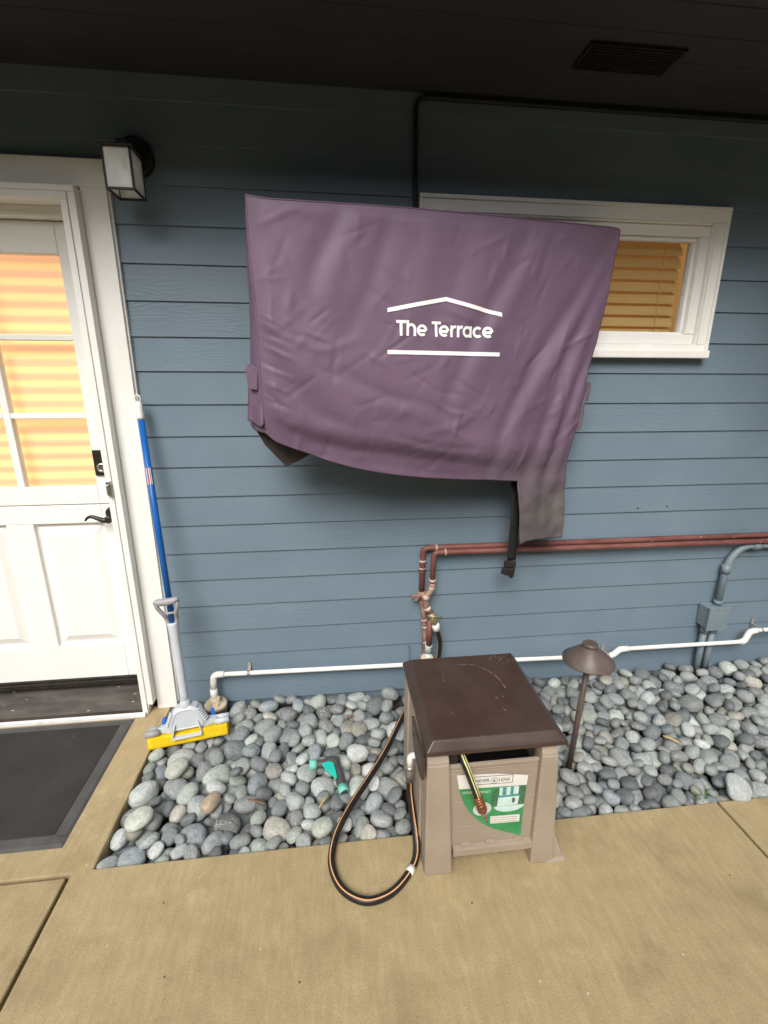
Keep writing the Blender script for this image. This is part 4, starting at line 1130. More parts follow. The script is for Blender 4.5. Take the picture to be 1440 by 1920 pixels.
# ------------------------------------------------------------------ hose cabinet
hc = empty('hose_cabinet', (.46, -.72, 0), 'taupe plastic hose box with a brown lid standing at the edge of the pebbles', 'hose box')
b = MB()
b.hexa([(.345, -.905, .062), (.600, -.905, .062), (.600, -.898, .062), (.345, -.898, .062), (.322, -.905, .384), (.602, -.905, .384), (.602, -.898, .384), (.322, -.898, .384)])
b.box(.3255, .6005, -.912, -.902, .3845, .396)
b.box(.3455, .5995, -.926, -.9055, .062, .088)
for x0_, x1_ in ((.372, .405), (.452, .482), (.545, .57)): b.box(x0_, x1_, -.916, -.9055, .0885, .095)
for z in (.155, .252): b.box(.345-.07*(z-.06), .6005, -.9078, -.9052, z, z+.0035)
b.box(.3255, .6015, -.9085, -.9052, .372, .376)
b.build('front_panel', M['taupe'], hc, bevel=.003)
def leg_mb(xa0, xa1, xb0, xb1, yf, yb, ytop):
    m_ = MB()
    m_.hexa([(xb0, yf, 0.0), (xb1, yf, 0.0), (xb1, yb, 0.0), (xb0, yb, 0.0), (xa0, ytop, .412), (xa1, ytop, .412), (xa1, yb, .412), (xa0, yb, .412)])
    s_ = 1 if yf < yb else -1
    m_.hexa([(xa0, ytop, .4125), (xa1, ytop, .4125), (xa1, yb, .4125), (xa0, yb, .4125), (xa0+.003, ytop+.016*s_, .4495), (xa1-.003, ytop+.016*s_, .4495), (xa1-.003, yb, .4495), (xa0+.003, yb, .4495)])
    return m_
leg_mb(.254, .322, .256, .344, -.930, -.87, -.922).build('leg', M['taupe'], hc, bevel=.005)
leg_mb(.603, .655, .598, .677, -.930, -.87, -.922).build('leg', M['taupe'], hc, bevel=.005)
leg_mb(.254, .322, .256, .344, -.500, -.58, -.508).build('leg', M['taupe'], hc, bevel=.005)
leg_mb(.603, .655, .598, .677, -.500, -.58, -.508).build('leg', M['taupe'], hc, bevel=.005)
b = MB()
b.hexa([(.262, -.869, .03), (.280, -.869, .03), (.280, -.581, .03), (.262, -.581, .03), (.262, -.869, .43), (.280, -.869, .43), (.280, -.581, .43), (.262, -.581, .43)])
for k in range(3): b.box(.2595, .2618, -.86, -.59, .12+.1*k, .124+.1*k)
b.hexa([(.252, -.845, .0), (.2618, -.845, .0), (.2618, -.60, .0), (.252, -.60, .0), (.2605, -.80, .33), (.2618, -.80, .33), (.2618, -.65, .33), (.2605, -.65, .33)])
b.build('side_panel', M['taupe'], hc, bevel=.002)
b = MB()
b.box(.636, .652, -.869, -.581, .03, .43)
b.hexa([(.655, -.935, .0), (.716, -.932, .0), (.716, -.86, .0), (.655, -.86, .0), (.655, -.926, .012), (.714, -.928, .012), (.714, -.862, .012), (.655, -.862, .012)])
b.hexa([(.678, -.915, .0125), (.708, -.922, .0125), (.708, -.87, .0125), (.678, -.87, .0125), (.664, -.905, .135), (.668, -.905, .135), (.668, -.88, .135), (.664, -.88, .135)])
b.build('side_panel', M['taupe'], hc, bevel=.003)
b = MB(); b.box(.323, .602, -.56, -.545, .05, .43); b.box(.2805, .6355, -.869, -.57, .05, .062); b.build('back_panel', M['taupe'], hc)
b = MB(); b.box(.300, .625, -.850, -.60, .08, .30); b.build('hose_reel', M['black'], hc)
# lid: flat top, bevelled skirt
b = MB()
zt, zl, zb_ = .490, .462, .450
o_ = [(.250, -.475), (.684, -.475), (.676, -.928), (.249, -.928)]
i_ = [(.277, -.500), (.662, -.500), (.646, -.906), (.272, -.908)]
V0 = [b.bm.verts.new((x, y, zb_)) for x, y in o_]; V1 = [b.bm.verts.new((x, y, zl)) for x, y in o_]; V2 = [b.bm.verts.new((x, y, zt)) for x, y in i_]
for a_, c_ in ((V0, V1), (V1, V2)):
    for k in range(4): b.bm.faces.new((a_[k], a_[(k+1) % 4], c_[(k+1) % 4], c_[k]))
b.bm.faces.new(V2); b.bm.faces.new(V0[::-1])
# flat rim lines pressed in the top
lid = b.build('lid', M['brown_lid'], hc, bevel=.004)
b = MB()
b.prism([(.236, y, z) for y, z in ((-.76, .458), (-.775, .405), (-.80, .375), (-.845, .360), (-.90, .362), (-.93, .375), (-.935, .40), (-.932, .449))], (.009, 0, 0))
b.lathe([(.005, .0), (.005, -.003)], (.236, -.80, .42), 'X', 10)
b.build('lid_bracket', M['brown_lid'], lid, bevel=.003)
b = MB()    # scratches and a leaf-like scrape on the lid
def scratch(pts, wd):
    P = crv([(x, y, zt+.0008) for x, y in pts], 8)
    for i in range(len(P)-1):
        t = (P[i+1]-P[i]).normalized(); nn = Vector((-t.y, t.x, 0)); w0 = wd*(.4+.6*abs(math.sin(i*1.7))); w1 = wd*(.4+.6*abs(math.sin((i+1)*1.7)))
        if i % 7 == 5: continue
        b.face([P[i]-nn*w0, P[i+1]-nn*w1, P[i+1]+nn*w1, P[i]+nn*w0])
scratch([(.440, -.555), (.495, -.560), (.538, -.600), (.560, -.650), (.566, -.705)], .0016)
scratch([(.375, -.60), (.366, -.645)], .0012)
scratch([(.520, -.80), (.528, -.81)], .002); scratch([(.355, -.80), (.358, -.803)], .002); scratch([(.54, -.745), (.546, -.738)], .003); scratch([(.515, -.745), (.520, -.75)], .003)
scratch([(.37, -.54), (.372, -.543)], .0015); scratch([(.45, -.66), (.4525, -.662)], .0015)
b.build('lid_scratch', M['scratch'], lid)
b = MB()    # pale dried splash near the back right corner
rs = random.Random(3)
for i in range(130):
    u = rs.random(); a_ = rs.gauss(.575+.06*u, .026); c_ = rs.gauss(-.505-.06*u, .016)
    if c_ > -.491 or a_ > .655: continue
    r_ = rs.uniform(.0005, .0019)
    k0 = rs.random()*6
    b.face([(a_+r_*math.cos(k0+t)*rs.uniform(.6, 1.3), c_+r_*math.sin(k0+t)*rs.uniform(.6, 1.3), zt+.0006+.00002*i) for t in (0, 1.05, 2.1, 3.14, 4.2, 5.2)])
b.build('dried_splash', M['dust'], lid)
b = MB(); b.box(.326, .352, -.906, -.870, .3965, .4375); b.box(.326, .392, -.885, -.868, .40, .4375); b.build('hose_guide', M['black'], hc, bevel=.003)
# inlet elbow and connector on the left side
b = MB(); b.tube(rnd_corner([(.262, -.745, .288), (.237, -.745, .288), (.236, -.748, .248)], .012, 6), .0105, 16); b.build('inlet_elbow', M['pvc'], hc)
b = MB(); b.tube([(.236, -.748, .252), (.236, -.748, .243), (.236, -.749, .241), (.236, -.749, .232), (.236, -.750, .230), (.236, -.752, .195)], .0145, 18, radii=[.0135, .0155, .014, .016, .015, .0145]); b.build('inlet_coupling', M['steel'], hc)
# label
lb = empty('product_label', (.46, -.912, .24)); lb.parent = hc; lb.location = Vector((.46, -.912, .24)) - hc.location
YL = -.9088
def flat(mb, pts, dy, mi=0): mb.face([(x, YL-dy, z) for x, z in pts], mi)
b = MB()
curve_l = [(p.x, p.y) for p in crv([(.357, .306, 0), (.381, .238, 0), (.426, .176, 0), (.478, .138, 0), (.562, .101, 0)], 6)]
b.prism([(x, YL, z) for x, z in [(.569, .298), (.566, .211), (.567, .104)][::-1] + [] ] and [(x, YL, z) for x, z in curve_l+[(.567, .103), (.566, .211), (.569, .299)]], (0, .0004, 0))
gp = b.build('label_base', M['label_green'], lb)
b = MB(); flat(b, [(.348, .359), (.357, .306), (.569, .299), (.571, .335), (.540, .341), (.47, .352)], .0006); 
flat(b, [(.461, .190), (.556, .187), (.557, .158), (.463, .161)], .0008)
b.build('label_band', M['label_white'], lb)
b = MB()
def frame_line(p, q, wd, dy): 
    p = Vector((p[0], 0, p[1])); q = Vector((q[0], 0, q[1])); t = (q-p).normalized(); nn = Vector((-t.z, 0, t.x))*wd
    b.face([(v.x, YL-dy, v.z) for v in (p-nn, q-nn, q+nn, p+nn)])
cr_ = [(.400, .347), (.523, .343), (.522, .314), (.404, .318)]
for i in range(4): frame_line(cr_[i], cr_[(i+1) % 4], .0010, .0011+.0001*i)
def flat_text(mb, body, x0, z0, x1, z1, dy, bold=.0):
    me = text_mesh(body, 1.0, bold); xs_ = [v.co.x for v in me.vertices]; m0, m1 = min(xs_), max(xs_); s_ = math.hypot(x1-x0, z1-z0)/(m1-m0); an = math.atan2(z1-z0, x1-x0)
    nv_ = []
    for v in me.vertices:
        a_, c_ = (v.co.x-m0)*s_, v.co.y*s_
        nv_.append(mb.bm.verts.new((x0+a_*math.cos(an)-c_*math.sin(an), YL-dy, z0+a_*math.sin(an)+c_*math.cos(an))))
    for p in me.polygons: mb.bm.faces.new([nv_[i] for i in p.vertices])
flat_text(b, 'NEVER', .405, .3265, .450, .3250, .0013, .012)
flat_text(b, 'LEAK', .4785, .3235, .5155, .3225, .0013, .012)
ring = [(.4645+.0105*math.cos(a), .3275+.0105*math.sin(a)) for a in np.linspace(0, 2*math.pi, 19)]
for i in range(18): frame_line(ring[i], ring[i+1], .0007, .0013)
flat(b, [(.4645, .3340), (.4680, .3275), (.4670, .3235), (.4645, .3222), (.4620, .3235), (.4610, .3275)], .0013)
b.build('label_lettering', M['label_ink'], lb)
b = MB()
for k in range(3): b.face([(x, YL-.0011, z) for x, z in ((.466, .183-.008*k), (.551, .1805-.008*k), (.551, .1785-.008*k), (.466, .181-.008*k))])
b.build('label_small_print', M['label_line'], lb)
b = MB(); flat_text(b, 'HOSE CABINET', .369, .287, .456, .282, .0009, .0); b.build('label_title', M['label_white'], lb)
b = MB()
flat(b, [(.4335+.029*math.cos(a), .222+.026*math.sin(a)) for a in np.linspace(0, 2*math.pi, 25)[:-1]], .0006, 4)
flat(b, [(.466, .292), (.459, .262), (.463, .232), (.478, .224), (.566, .224), (.569, .2985), (.50, .299)], .0006, 0)
flat(b, [(.484, .298), (.545, .2988), (.545, .268), (.484, .266)], .0008, 2)
flat(b, [(.494, .2975), (.506, .2977), (.506, .268), (.494, .268)], .0010, 1)
flat(b, [(.519, .2977), (.529, .2978), (.529, .268), (.519, .268)], .0010, 1)
flat(b, [(.482, .262), (.549, .2615), (.546, .2275), (.480, .2265)], .0010, 2)
flat(b, [(.480, .267), (.552, .267), (.549, .260), (.483, .260)], .0012, 1)
flat(b, [(.5255, .252), (.531, .256), (.536, .251), (.536, .240), (.531, .234), (.5265, .238)], .0013, 3)
arc = [(.519+.048*math.cos(a), .226+.024*math.sin(a)) for a in np.linspace(math.pi, 2*math.pi, 15)]
flat(b, arc, .0008, 2)
b.build('label_picture', [M['pic_dark'], M['pic_teal'], M['pic_pale'], M['label_ink'], M['pic_white']], lb)

# ------------------------------------------------------------------ path light
pl_ = empty('path_light', (.936, -.539, 0), 'brown mushroom path light on a thin stake behind the hose box', 'garden light')
b = MB(); b.tube([(.934, -.536, -.10), (.961, -.536, .485)], .0112, 16); b.build('stake', M['lamp_brown'], pl_)
b = MB(); b.lathe([(.0275, .0), (.0285, .012), (.024, .017), (.0, .0172)][:3], (.9575, -.536, .518), 'Z', 32); b.build('top_cap', M['lamp_brown'], pl_, bevel=.0015)
b = MB(); b.lathe([(.026, .062), (.034, .056), (.094, .004), (.0945, .0), (.092, .0), (.030, .052), (.024, .056)], (.9575, -.536, .458), 'Z', 48, cap=False); b.build('shade', M['lamp_brown'], pl_)
b = MB(); b.lathe([(.014, -.03), (.014, .05)], (.960, -.536, .470), 'Z', 16); b.build('lamp_socket', M['black'], pl_)

# ------------------------------------------------------------------ wire stake by the wall
b = MB(); b.tube(crv([(.357, -.035, .02), (.3575, -.035, .20), (.3565, -.035, .250), (.353, -.035, .256), (.3505, -.035, .250)], 5), .0026, 8)
tag(b.build('wire_stake', M['sticker_blue']), 'thin blue wire stake standing against the wall behind the hose box', 'wire stake')

# ------------------------------------------------------------------ pebbles
def peb_mat(name, c1, c2, dots=None, sc=5, rough=.55, veins=False):
    dots = dots or (tuple(.45*v for v in c1), 4.5, .13, .72)
    m = pm(name, c1, c2, scale=sc, rough=rough, bump=.30, bscale=9, bdist=.03, rvar=.12, objrand=.32, detail=8, spec=.4, speck=dots)
    t = m.node_tree; L = t.links.new; bs = t.nodes['Principled BSDF']; src = bs.inputs['Base Color'].links[0].from_socket
    tc = t.nodes.new('ShaderNodeTexCoord'); oi = t.nodes.new('ShaderNodeObjectInfo')
    ad = t.nodes.new('ShaderNodeVectorMath'); ad.operation = 'ADD'; L(tc.outputs['Object'], ad.inputs[0]); L(oi.outputs['Location'], ad.inputs[1])
    sc1 = t.nodes.new('ShaderNodeVectorMath'); sc1.operation = 'SCALE'; sc1.inputs['Scale'].default_value = 1.0
    L(ad.outputs[0], sc1.inputs[0])
    n = t.nodes.new('ShaderNodeTexNoise'); n.inputs['Scale'].default_value = 2.6; n.inputs['Detail'].default_value = 9; n.inputs['Roughness'].default_value = .72; L(sc1.outputs[0], n.inputs['Vector'])
    mr = t.nodes.new('ShaderNodeMapRange'); mr.inputs['From Min'].default_value = .3; mr.inputs['From Max'].default_value = .7; mr.inputs['To Min'].default_value = .72; mr.inputs['To Max'].default_value = 1.25; L(n.outputs[0], mr.inputs[0])
    mx = t.nodes.new('ShaderNodeMix'); mx.data_type = 'RGBA'; mx.blend_type = 'MULTIPLY'; mx.inputs['Factor'].default_value = 1.0
    L(src, mx.inputs['A']); L(mr.outputs[0], mx.inputs['B'])
    out = mx.outputs['Result']
    if veins:
        n3 = t.nodes.new('ShaderNodeTexNoise'); n3.inputs['Scale'].default_value = .9; n3.inputs['Detail'].default_value = 3; L(sc1.outputs[0], n3.inputs['Vector'])
        a1 = t.nodes.new('ShaderNodeMath'); a1.operation = 'SUBTRACT'; a1.inputs[1].default_value = .5; L(n3.outputs[0], a1.inputs[0])
        a2 = t.nodes.new('ShaderNodeMath'); a2.operation = 'ABSOLUTE'; L(a1.outputs[0], a2.inputs[0])
        a3 = t.nodes.new('ShaderNodeMapRange'); a3.inputs['From Min'].default_value = .014; a3.inputs['From Max'].default_value = .004; L(a2.outputs[0], a3.inputs[0])
        m2 = t.nodes.new('ShaderNodeMix'); m2.data_type = 'RGBA'; L(a3.outputs[0], m2.inputs['Factor']); L(out, m2.inputs['A']); m2.inputs['B'].default_value = (.42, .42, .40, 1)
        out = m2.outputs['Result']
    L(out, bs.inputs['Base Color'])
    return m
DOT = ((.025, .025, .026), 2.6, .20, .55)
PM = {
    'mid grey': peb_mat('mid_grey_stone', (0.272, 0.291, 0.286), (0.376, 0.398, 0.388)),
    'dark grey': peb_mat('dark_grey_stone', (0.154, 0.169, 0.172), (0.223, 0.243, 0.245)),
    'light grey': peb_mat('light_grey_stone', (0.402, 0.424, 0.409), (0.531, 0.560, 0.538)),
    'greenish grey': peb_mat('greenish_grey_stone', (0.324, 0.355, 0.324), (0.428, 0.465, 0.422)),
    'blue grey': peb_mat('blue_grey_stone', (0.214, 0.243, 0.256), (0.305, 0.337, 0.350)),
    'warm grey': peb_mat('warm_grey_stone', (0.312, 0.301, 0.259), (0.428, 0.422, 0.368)),
    'spotted': peb_mat('spotted_grey_stone', (0.272, 0.292, 0.286), (0.362, 0.386, 0.376), DOT),
    'veined': peb_mat('veined_grey_stone', (.165, .172, .172), (.225, .232, .230), veins=True),
}
PEACH = peb_mat('peach_stone', (.56, .43, .31), (.64, .52, .39))
PALEG = peb_mat('pale_green_stone', (.32, .35, .30), (.40, .43, .37))
PALED = peb_mat('pale_flat_stone', (.38, .40, .35), (.46, .48, .42))
KINDS = list(PM)
KW = [.28, .19, .14, .11, .11, .07, .05, .05]
def pebble_mesh(i):
    bm = bmesh.new()
    bmesh.ops.create_icosphere(bm, subdivisions=4, radius=1.0)
    rr = random.Random(100+i)
    off = Vector((rr.uniform(-50, 50), rr.uniform(-50, 50), rr.uniform(-50, 50)))
    e = rr.uniform(2.1, 2.7); sk = rr.uniform(-.18, .18); sk2 = rr.uniform(-.12, .12); amp = rr.uniform(.05, .12)
    for v in bm.verts:
        c = v.co.copy()
        n = (abs(c.x)**e+abs(c.y)**e+abs(c.z)**e)**(1/e)
        c = c/n
        c *= 1+amp*mnoise.noise(c*.9+off)+.035*mnoise.noise(c*2.3+off)
        c.y *= 1+sk*c.x; c.z *= 1+sk2*c.x
        v.co = c
    for f in bm.faces: f.smooth = True
    me = bpy.data.meshes.new('pebble'); bm.to_mesh(me); bm.free()
    me.materials.append(PM['mid grey'])
    return me
PMESH = [pebble_mesh(i) for i in range(22)]

CELL = .005
BX0, BX1, BY0, BY1 = -.800, 2.75, -.800, -.004
nx, ny = int((BX1-BX0)/CELL)+1, int((BY1-BY0)/CELL)+1
GX = BX0+CELL*np.arange(nx); GY = BY0+CELL*np.arange(ny)
soil = (-.125 + .050*np.clip((GY+.784)/.6, 0, 1)**.8)
Hf = np.repeat(soil[None, :], nx, 0).copy()
own = np.full(Hf.shape, -1)
blocked = np.zeros(Hf.shape, bool)
def block(x0, x1, y0, y1): blocked[(GX >= x0)[:, None] & (GX <= x1)[:, None] & (GY >= y0)[None] & (GY <= y1)[None]] = True
block(.262, .662, -.93, -.575)                     # hose box
block(-.604, -.520, -.112, -.01)                   # drain cap
block(.920, .952, -.552, -.520)                     # path light stake
block(1.888, 1.97, -.05, .0)
block(.405, .475, -.085, 0)
PEB = []
def footprint(a, bb, th):
    R = int(max(a, bb)/CELL)+1
    ii = np.arange(-R, R+1)*CELL
    X, Y = np.meshgrid(ii, ii, indexing='ij')
    u = (X*math.cos(th)+Y*math.sin(th))/a; v = (-X*math.sin(th)+Y*math.cos(th))/bb
    q = u*u+v*v
    return R, q < 1, np.sqrt(np.clip(1-q, 0, 1)), X, Y
def drop(a, bb, c, th, cands, kind, label=None):
    global PEB
    R, m, shell, X, Y = footprint(a, bb, th)
    best = None
    for (x, y) in cands:
        i, j = int(round((x-BX0)/CELL)), int(round((y-BY0)/CELL))
        if i-R < 0 or j-R < 0 or i+R >= nx or j+R >= ny:
            # allow a small overhang into the rims only when the body stays inside
            continue
        sl_ = (slice(i-R, i+R+1), slice(j-R, j+R+1))
        if (blocked[sl_] & m).any(): continue
        h = Hf[sl_]
        mm = m & (shell > .25)
        zc = (h+c*shell)[mm].max()
        # a little settling between neighbours
        zc2 = np.percentile((h+c*shell)[mm], 88)
        zc = zc*.45+zc2*.55
        if label is None and zc+c*.9 > cap(x, y): continue
        sc_ = zc + .25*c
        if best is None or sc_ < best[0]: best = (sc_, zc, i, j, sl_, h, mm)
    if best is None: return False
    _, zc, i, j, sl_, h, mm = best
    A_ = np.c_[X[mm], Y[mm], np.ones(mm.sum())]
    g = np.linalg.lstsq(A_, h[mm], rcond=None)[0]
    gx, gy = np.clip(g[0], -.55, .55), np.clip(g[1], -.55, .55)
    new = zc + c*shell + (gx*X+gy*Y)*.8*m
    up_ = m & (new > h)
    Hf[sl_][up_] = new[up_]
    own[sl_][up_] = len(PEB)
    PEB.append(dict(x=GX[i], y=GY[j], z=zc, a=a, b=bb, c=c, th=th, gx=gx*.8, gy=gy*.8, kind=kind, label=label))
    return True
def cap(x, y):
    t = np.clip((y+.784)/.784, 0, 1)
    c_ = -.006 + .046*t + .006*max(0, 1-(x+.78)/.25)
    if -.80 < x < -.46 and -.31 < y < -.13: c_ = min(c_, -.012)
    if x > .6: c_ += -.012*(1-t)*max(0, 1-abs(x-.8)/.5) + .020*np.clip((x-1.2)/.8, 0, 1)
    return c_
def cand(n, x0, x1, y0, y1): return [(rng.uniform(x0, x1), rng.uniform(y0, y1)) for _ in range(n)]
def size():
    a = float(np.clip(rng.normal(.0335, .0070), .020, .052)); return a, a*float(rng.uniform(.66, .94)), a*float(rng.uniform(.46, .72))
def fill(n, x0, x1, K=26, s=1.0):
    for _ in range(n):
        a, bb, c = size(); a *= s; bb *= s; c *= s
        th = float(rng.uniform(0, math.pi)) if rng.random() < .5 else float(rng.normal(.9, .5))
        k = KINDS[rng.choice(len(KINDS), p=KW)]
        drop(a, bb, c, th, cand(K, x0, x1, BY0, BY1), k)
fill(270, BX0, .27, 26, 1.14)
fill(680, .60, BX1)
fill(50, .27, .64, 20)
fill(200, BX0, .27, 30, 1.12)
fill(420, .60, BX1, 30, .97)
fill(100, BX0, .27, 40, .95)
fill(170, .60, BX1, 40, .88)
# a few stones one can tell apart
drop(.040, .027, .024, 1.1, [(-.452+dx, -.600) for dx in (-.01, 0, .01)], PEACH, 'peach coloured pebble in the middle of the left pebble bed')
drop(.038, .034, .022, .3, [(-.052+dx, -.742) for dx in (-.01, 0)], PALEG, 'pale green round pebble beside the hose at the concrete edge')
drop(.046, .040, .020, .6, [(-.690+dx, -.640) for dx in (0, .01)], PALED, 'flat pale disc pebble near the left front corner of the bed')
drop(.045, .038, .022, .9, [(-.625, -.435+dy) for dy in (0, .01)], PALED, 'palest flat pebble in front of the yellow sponge')
cnt = np.bincount(own[own >= 0], minlength=len(PEB))
C0 = np.array(CAM_POS); rv, uv_, fv = (np.array(v) for v in (r2, u2, fwd))
vis = []
for i, p in enumerate(PEB):
    q = np.array([p['x'], p['y'], p['z']])-C0; dep = q@fv
    px, py = 720+FPX*(q@rv)/dep, 960-FPX*(q@uv_)/dep
    fr = cnt[i]*CELL**2/(math.pi*p['a']*p['b'])
    inside = -20 < px < 1465 and py < 1900
    hid = .27 < p['x'] < .66 and p['y'] < -.1
    vis.append((cnt[i]*CELL**2*(FPX/dep)**2*(1 if fr > .18 else .02)*(1 if inside else 0)*(.02 if hid else 1)))
order = sorted(range(len(PEB)), key=lambda i: -vis[i] if not PEB[i]['label'] else -1e9)
chosen = set(order[:297])
def peb_matrix(p):
    nrm = Vector((-p['gx'], -p['gy'], 1)).normalized()
    ax_ = Vector((math.cos(p['th']), math.sin(p['th']), 0)); ax_ = (ax_-nrm*ax_.dot(nrm)).normalized(); ay_ = nrm.cross(ax_)
    R_ = Matrix((ax_, ay_, nrm)).transposed().to_4x4()
    return Matrix.Translation((p['x'], p['y'], p['z'])) @ R_ @ Matrix.Diagonal((p['a'], p['b'], p['c'], 1))
stuff_bm = bmesh.new()
smats = list(PM.values())
small = []
for k in range(8):
    bm_ = bmesh.new(); bm_.from_mesh(PMESH[k]); small.append(bm_)
for i, p in enumerate(PEB):
    k = i % len(PMESH)
    mtx = peb_matrix(p)
    if i in chosen:
        o = bpy.data.objects.new('pebble', PMESH[k]); COL.objects.link(o)
        o.matrix_world = mtx
        o.material_slots[0].link = 'OBJECT'
        o.material_slots[0].material = PM[p['kind']] if isinstance(p['kind'], str) else p['kind']
        o['category'] = 'pebble'
        side_ = 'left' if p['x'] < .30 else 'right'
        o['group'] = 'pebbles in the bed %s of the hose box' % side_
        if p['label']: o['label'] = p['label']
        else:
            kd = {'mid grey': 'smooth mid grey', 'dark grey': 'smooth dark grey', 'light grey': 'smooth light grey', 'greenish grey': 'smooth greenish grey', 'blue grey': 'smooth bluish grey', 'warm grey': 'smooth brownish grey', 'spotted': 'grey black spotted', 'veined': 'white veined grey'}[p['kind']]
            row = 'by the wall' if p['y'] > -.26 else ('by the concrete edge' if p['y'] < -.58 else 'mid bed')
            wh = 'left of the hose box' if side_ == 'left' else 'right of the hose box'
            o['label'] = '%s pebble lying %s, %s' % (kd, row, wh)
    else:
        src = small[k % 8]
        mi = KINDS.index(p['kind']) if isinstance(p['kind'], str) else 0
        vm = {v: stuff_bm.verts.new(mtx @ v.co) for v in src.verts}
        for f in src.faces:
            nf = stuff_bm.faces.new([vm[v] for v in f.verts]); nf.smooth = True; nf.material_index = mi
me = bpy.data.meshes.new('pebbles'); stuff_bm.to_mesh(me); stuff_bm.free()
for m_ in smats: me.materials.append(m_)
po = bpy.data.objects.new('pebbles', me); COL.objects.link(po)
tag(po, 'remaining grey pebbles packed between and under the larger ones', 'pebbles', kind='stuff')
# stones lying on the concrete rim at the right
o = bpy.data.objects.new('pebble', PMESH[3]); COL.objects.link(o)
o.matrix_world = Matrix.Translation((1.478, -.762, .026)) @ Matrix.Rotation(-.5, 4, 'Z') @ Matrix.Rotation(.55, 4, 'X') @ Matrix.Diagonal((.040, .046, .016, 1))
o.material_slots[0].link = 'OBJECT'; o.material_slots[0].material = PM['mid grey']
tag(o, 'flat grey pebble lying over the concrete rim at the far right', 'pebble', 'pebbles in the bed right of the hose box')

def hz_at(x, y, n=3):
    i, j = int((x-BX0)/CELL), int((y-BY0)/CELL)
    if j < 0: return 0.0
    return float(Hf[max(0, i-n):i+n+1, max(0, j-n):j+n+1].max())
# ------------------------------------------------------------------ hoses
gh = empty('garden_hose', (.1, -.9, 0), 'black garden hose with an orange stripe looped on the concrete left of the hose box', 'hose')
R_H = .0118
hpts = [(.236, -.752, .200), (.2365, -.758, .155), (.241, -.785, .10), (.246, -.832, .050), (.238, -.880, .020), (.205, -.925, .0125), (.150, -.972, .0125), (.085, -.990, .0125), (.035, -.975, .0125), (-.005, -.940, .0125), (-.028, -.885, .0125),
        (-.030, -.832, .014), (-.010, -.770, .030), (.040, -.690, .046), (.100, -.605, .052), (.172, -.494, .055), (.235, -.380, .058), (.30, -.25, .055), (.37, -.16, .055), (.44, -.10, .085), (.480, -.068, .16), (.497, -.062, .235), (.494, -.063, .30), (.478, -.064, .352)]
hpts = [(x, y, max(z, hz_at(x, y, 2)+R_H*.8) if (y > -.79 and 10 < k_ < 19) else z) for k_, (x, y, z) in enumerate(hpts)]
HP = crv(hpts, 9)
HP = [Vector((p.x, p.y, max(p.z, (hz_at(p.x, p.y, 1)+R_H*.7) if p.y > -.78 and 80 < k_ < 175 else p.z))) for k_, p in enumerate(HP)]
for _ in range(6): HP = [HP[0]]+[HP[i]*.5+(HP[i-1]+HP[i+1])*.25 for i in range(1, len(HP)-1)]+[HP[-1]]
b = MB(); b.tube(HP, R_H, 20, stripe=(0,), up=(.35, -1, .2)); b.build('hose_body', [M['hose'], M['stripe']], gh)
b = MB()
cp = HP[47]
i0 = min(range(len(HP)), key=lambda i: (HP[i]-Vector((.212, -.915, .012))).length)
d_ = (HP[i0+1]-HP[i0-1]).normalized()
b.tube([HP[i0]-d_*.011, HP[i0]+d_*.011], R_H+.0012, 18); b.build('hose_tape', M['offwhite'], gh)
ih = empty('reel_hose_end', (.39, -.93, .36), 'black hose end with yellow stripe and copper coupling hanging from the box opening', 'hose')
b = MB(); IP = crv([(.345, -.84, .425), (.357, -.895, .428), (.366, -.930, .412), (.385, -.943, .360), (.402, -.946, .312)], 8); b.tube(IP, .0105, 18, stripe=(0, 17, 2), up=(.3, -1, .2)); b.build('hose_body', [M['hose'], M['stripe_y']], ih)
b = MB(); c0 = Vector((.4005, -.946, .316)); dv = (IP[-1]-IP[-4]).normalized()
rs_ = [.0118, .0142, .0142, .0118, .0118, .0142, .0142, .0118, .0118, .0142, .0142, .0118, .0118, .0152, .0152, .0128, .0128, .0148, .0148, .0120]
os_ = [0, .0006, .0056, .0062, .0092, .0098, .0148, .0154, .0184, .0190, .0240, .0246, .0290, .0300, .0400, .0408, .0450, .0458, .0560, .0600]
b.tube([c0+dv*o_v for o_v in os_], .012, 18, radii=rs_); b.build('coupling', M['copper'], ih)
b = MB(); c1 = c0+dv*.064; b.tube([c1, c1+dv*.020], .0095, 14, radii=[.0095, .0078]); b.tube([c1+dv*.008, c1+dv*.042], .0035, 8); b.build('hose_tip', M['steel'], ih)

# ------------------------------------------------------------------ spray nozzle on the pebbles
sn = empty('spray_nozzle', (-.03, -.51, .03), 'teal and charcoal hose spray nozzle lying on the pebbles left of the hose', 'spray nozzle')
zn = float(np.percentile([hz_at(-.10+.012*i, -.455-.014*j, 0) for i in range(11) for j in range(12)], 85))+.014
b = MB(); b.tube([(-.088, -.455, zn), (-.062, -.456, zn), (-.030, -.455, zn+.004)], .017, 18, radii=[.0150, .0160, .0175])
b.tube(crv([(-.050, -.458, zn+.004), (-.022, -.460, zn+.008), (-.008, -.490, zn+.006), (.006, -.545, zn-.002), (.012, -.575, zn-.006)], 6), .0175, 18, radii=[.016+.003*math.sin(math.pi*i/24) for i in range(25)])
b.hexa([(-.05, -.438, zn-.01), (.006, -.440, zn-.01), (.010, -.50, zn-.012), (-.02, -.47, zn-.01), (-.05, -.432, zn+.012), (.004, -.434, zn+.014), (.010, -.50, zn+.010), (-.02, -.47, zn+.016)])
b.build('nozzle_body', M['charcoal'], sn, bevel=.002)
b = MB(); b.tube([(-.114, -.455, zn-.001), (-.086, -.455, zn)], .0185, 20, radii=[.0175, .0185]); b.build('front_collar', M['teal_pale'], sn)
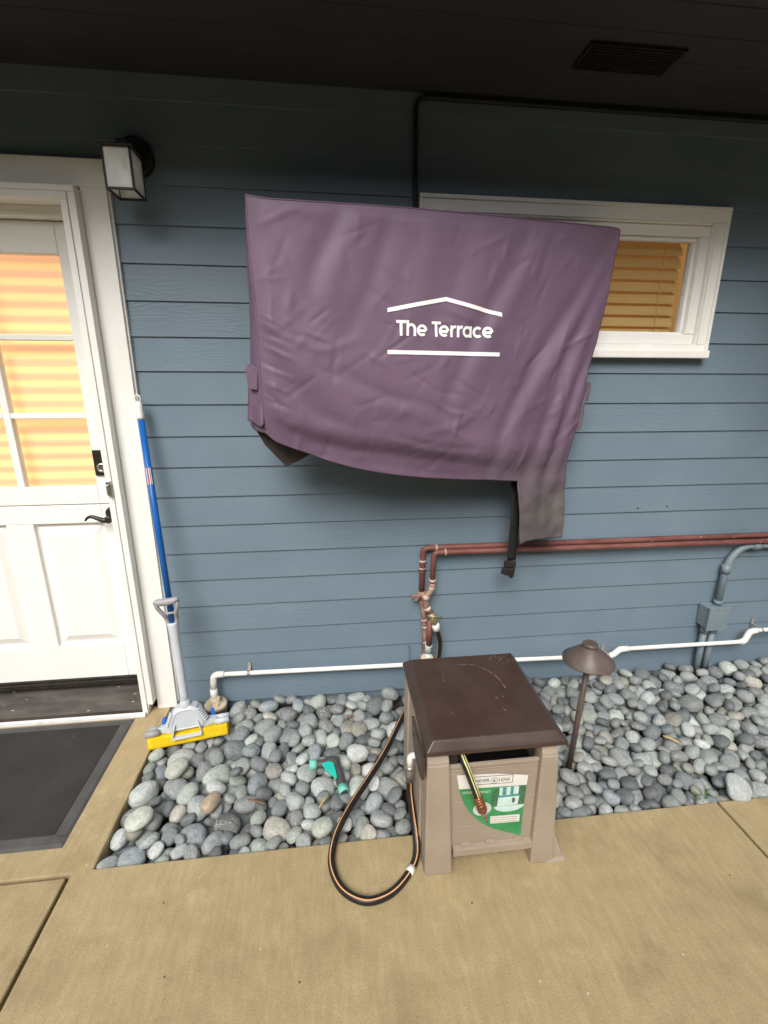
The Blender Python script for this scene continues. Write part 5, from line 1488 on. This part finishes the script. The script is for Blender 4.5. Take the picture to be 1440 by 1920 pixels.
b = MB(); b.prism([(-.066, -.478, zn+.018), (-.040, -.474, zn+.024), (-.018, -.487, zn+.026), (-.006, -.550, zn+.020), (-.011, -.558, zn+.018), (-.052, -.505, zn+.016)], (0, 0, .006)); b.build('trigger', M['teal'], sn, bevel=.002)
b = MB(); pts_ = [Vector((.010, -.566, zn-.006)), Vector((.0195, -.596, zn-.010))]; b.tube(pts_, .0195, 22, radii=[.0185, .0195]); b.build('rear_collar', M['teal_pale'], sn)
b = MB(); q0 = pts_[1]; dq = (pts_[1]-pts_[0]).normalized(); b.tube([q0-dq*.006, q0+dq*.003], .0175, 22, radii=[.0178, .0172], caps=False); b.tube([q0-dq*.001, q0+dq*.0006], .0135, 20); b.build('inlet_washer', M['charcoal'], sn)

# ------------------------------------------------------------------ dry leaves, chip, weed
def blade(name, p, ang, ln, wd, mat, label, cat, bend=.006):
    mb = MB(); z = hz_at(*p)+.004; d = Vector((math.cos(ang), math.sin(ang), 0)); nn = Vector((-d.y, d.x, 0)); c = Vector((p[0], p[1], z))
    G_ = []
    for i in range(9):
        f = i/8; w_ = wd*math.sin(math.pi*(.06+.9*f))**.7; ce = c+d*(ln*(f-.5))+Vector((0, 0, bend*math.sin(math.pi*f)))
        G_.append([ce-nn*w_, ce+Vector((0, 0, .002)), ce+nn*w_])
    grid_mesh(mb, G_)
    return tag(mb.build(name, mat, solid=.0012), label, cat)
blade('dry_leaf', (-.058, -.618), 1.0, .062, .005, M['leaf'], 'yellow dry leaf blade on the pebbles beside the nozzle', 'dry leaf')
blade('dry_leaf', (.062, -.190), 2.9, .05, .004, M['twig'], 'thin brown twig on the pebbles near the wall', 'twig')
blade('dry_leaf', (-.30, -.60), -.4, .07, .004, M['twig'], 'reddish twig between the pebbles of the left bed', 'twig')
blade('wood_chip', (1.405, -.505), -.9, .070, .008, M['leaf'], 'tan wood chip on the pebbles right of the path light', 'wood chip')
wd_ = MB()
for k in range(9):
    a = k*2.4; r_ = .006+.002*k; c = Vector((1.325+r_*math.cos(a), -.764+.5*r_*math.sin(a), -.012+.003*k)); d = Vector((math.cos(a), math.sin(a), .5)).normalized(); nn = Vector((-d.y, d.x, 0)).normalized()
    wd_.face([c-d*.002, c+d*.006-nn*.005, c+d*.015, c+d*.006+nn*.005])
wd_.tube([(1.325, -.764, -.06), (1.325, -.764, .005)], .0015, 6)
tag(wd_.build('weed', M['weed'], solid=.0008), 'tiny green weed at the concrete edge of the right pebble bed', 'weed')
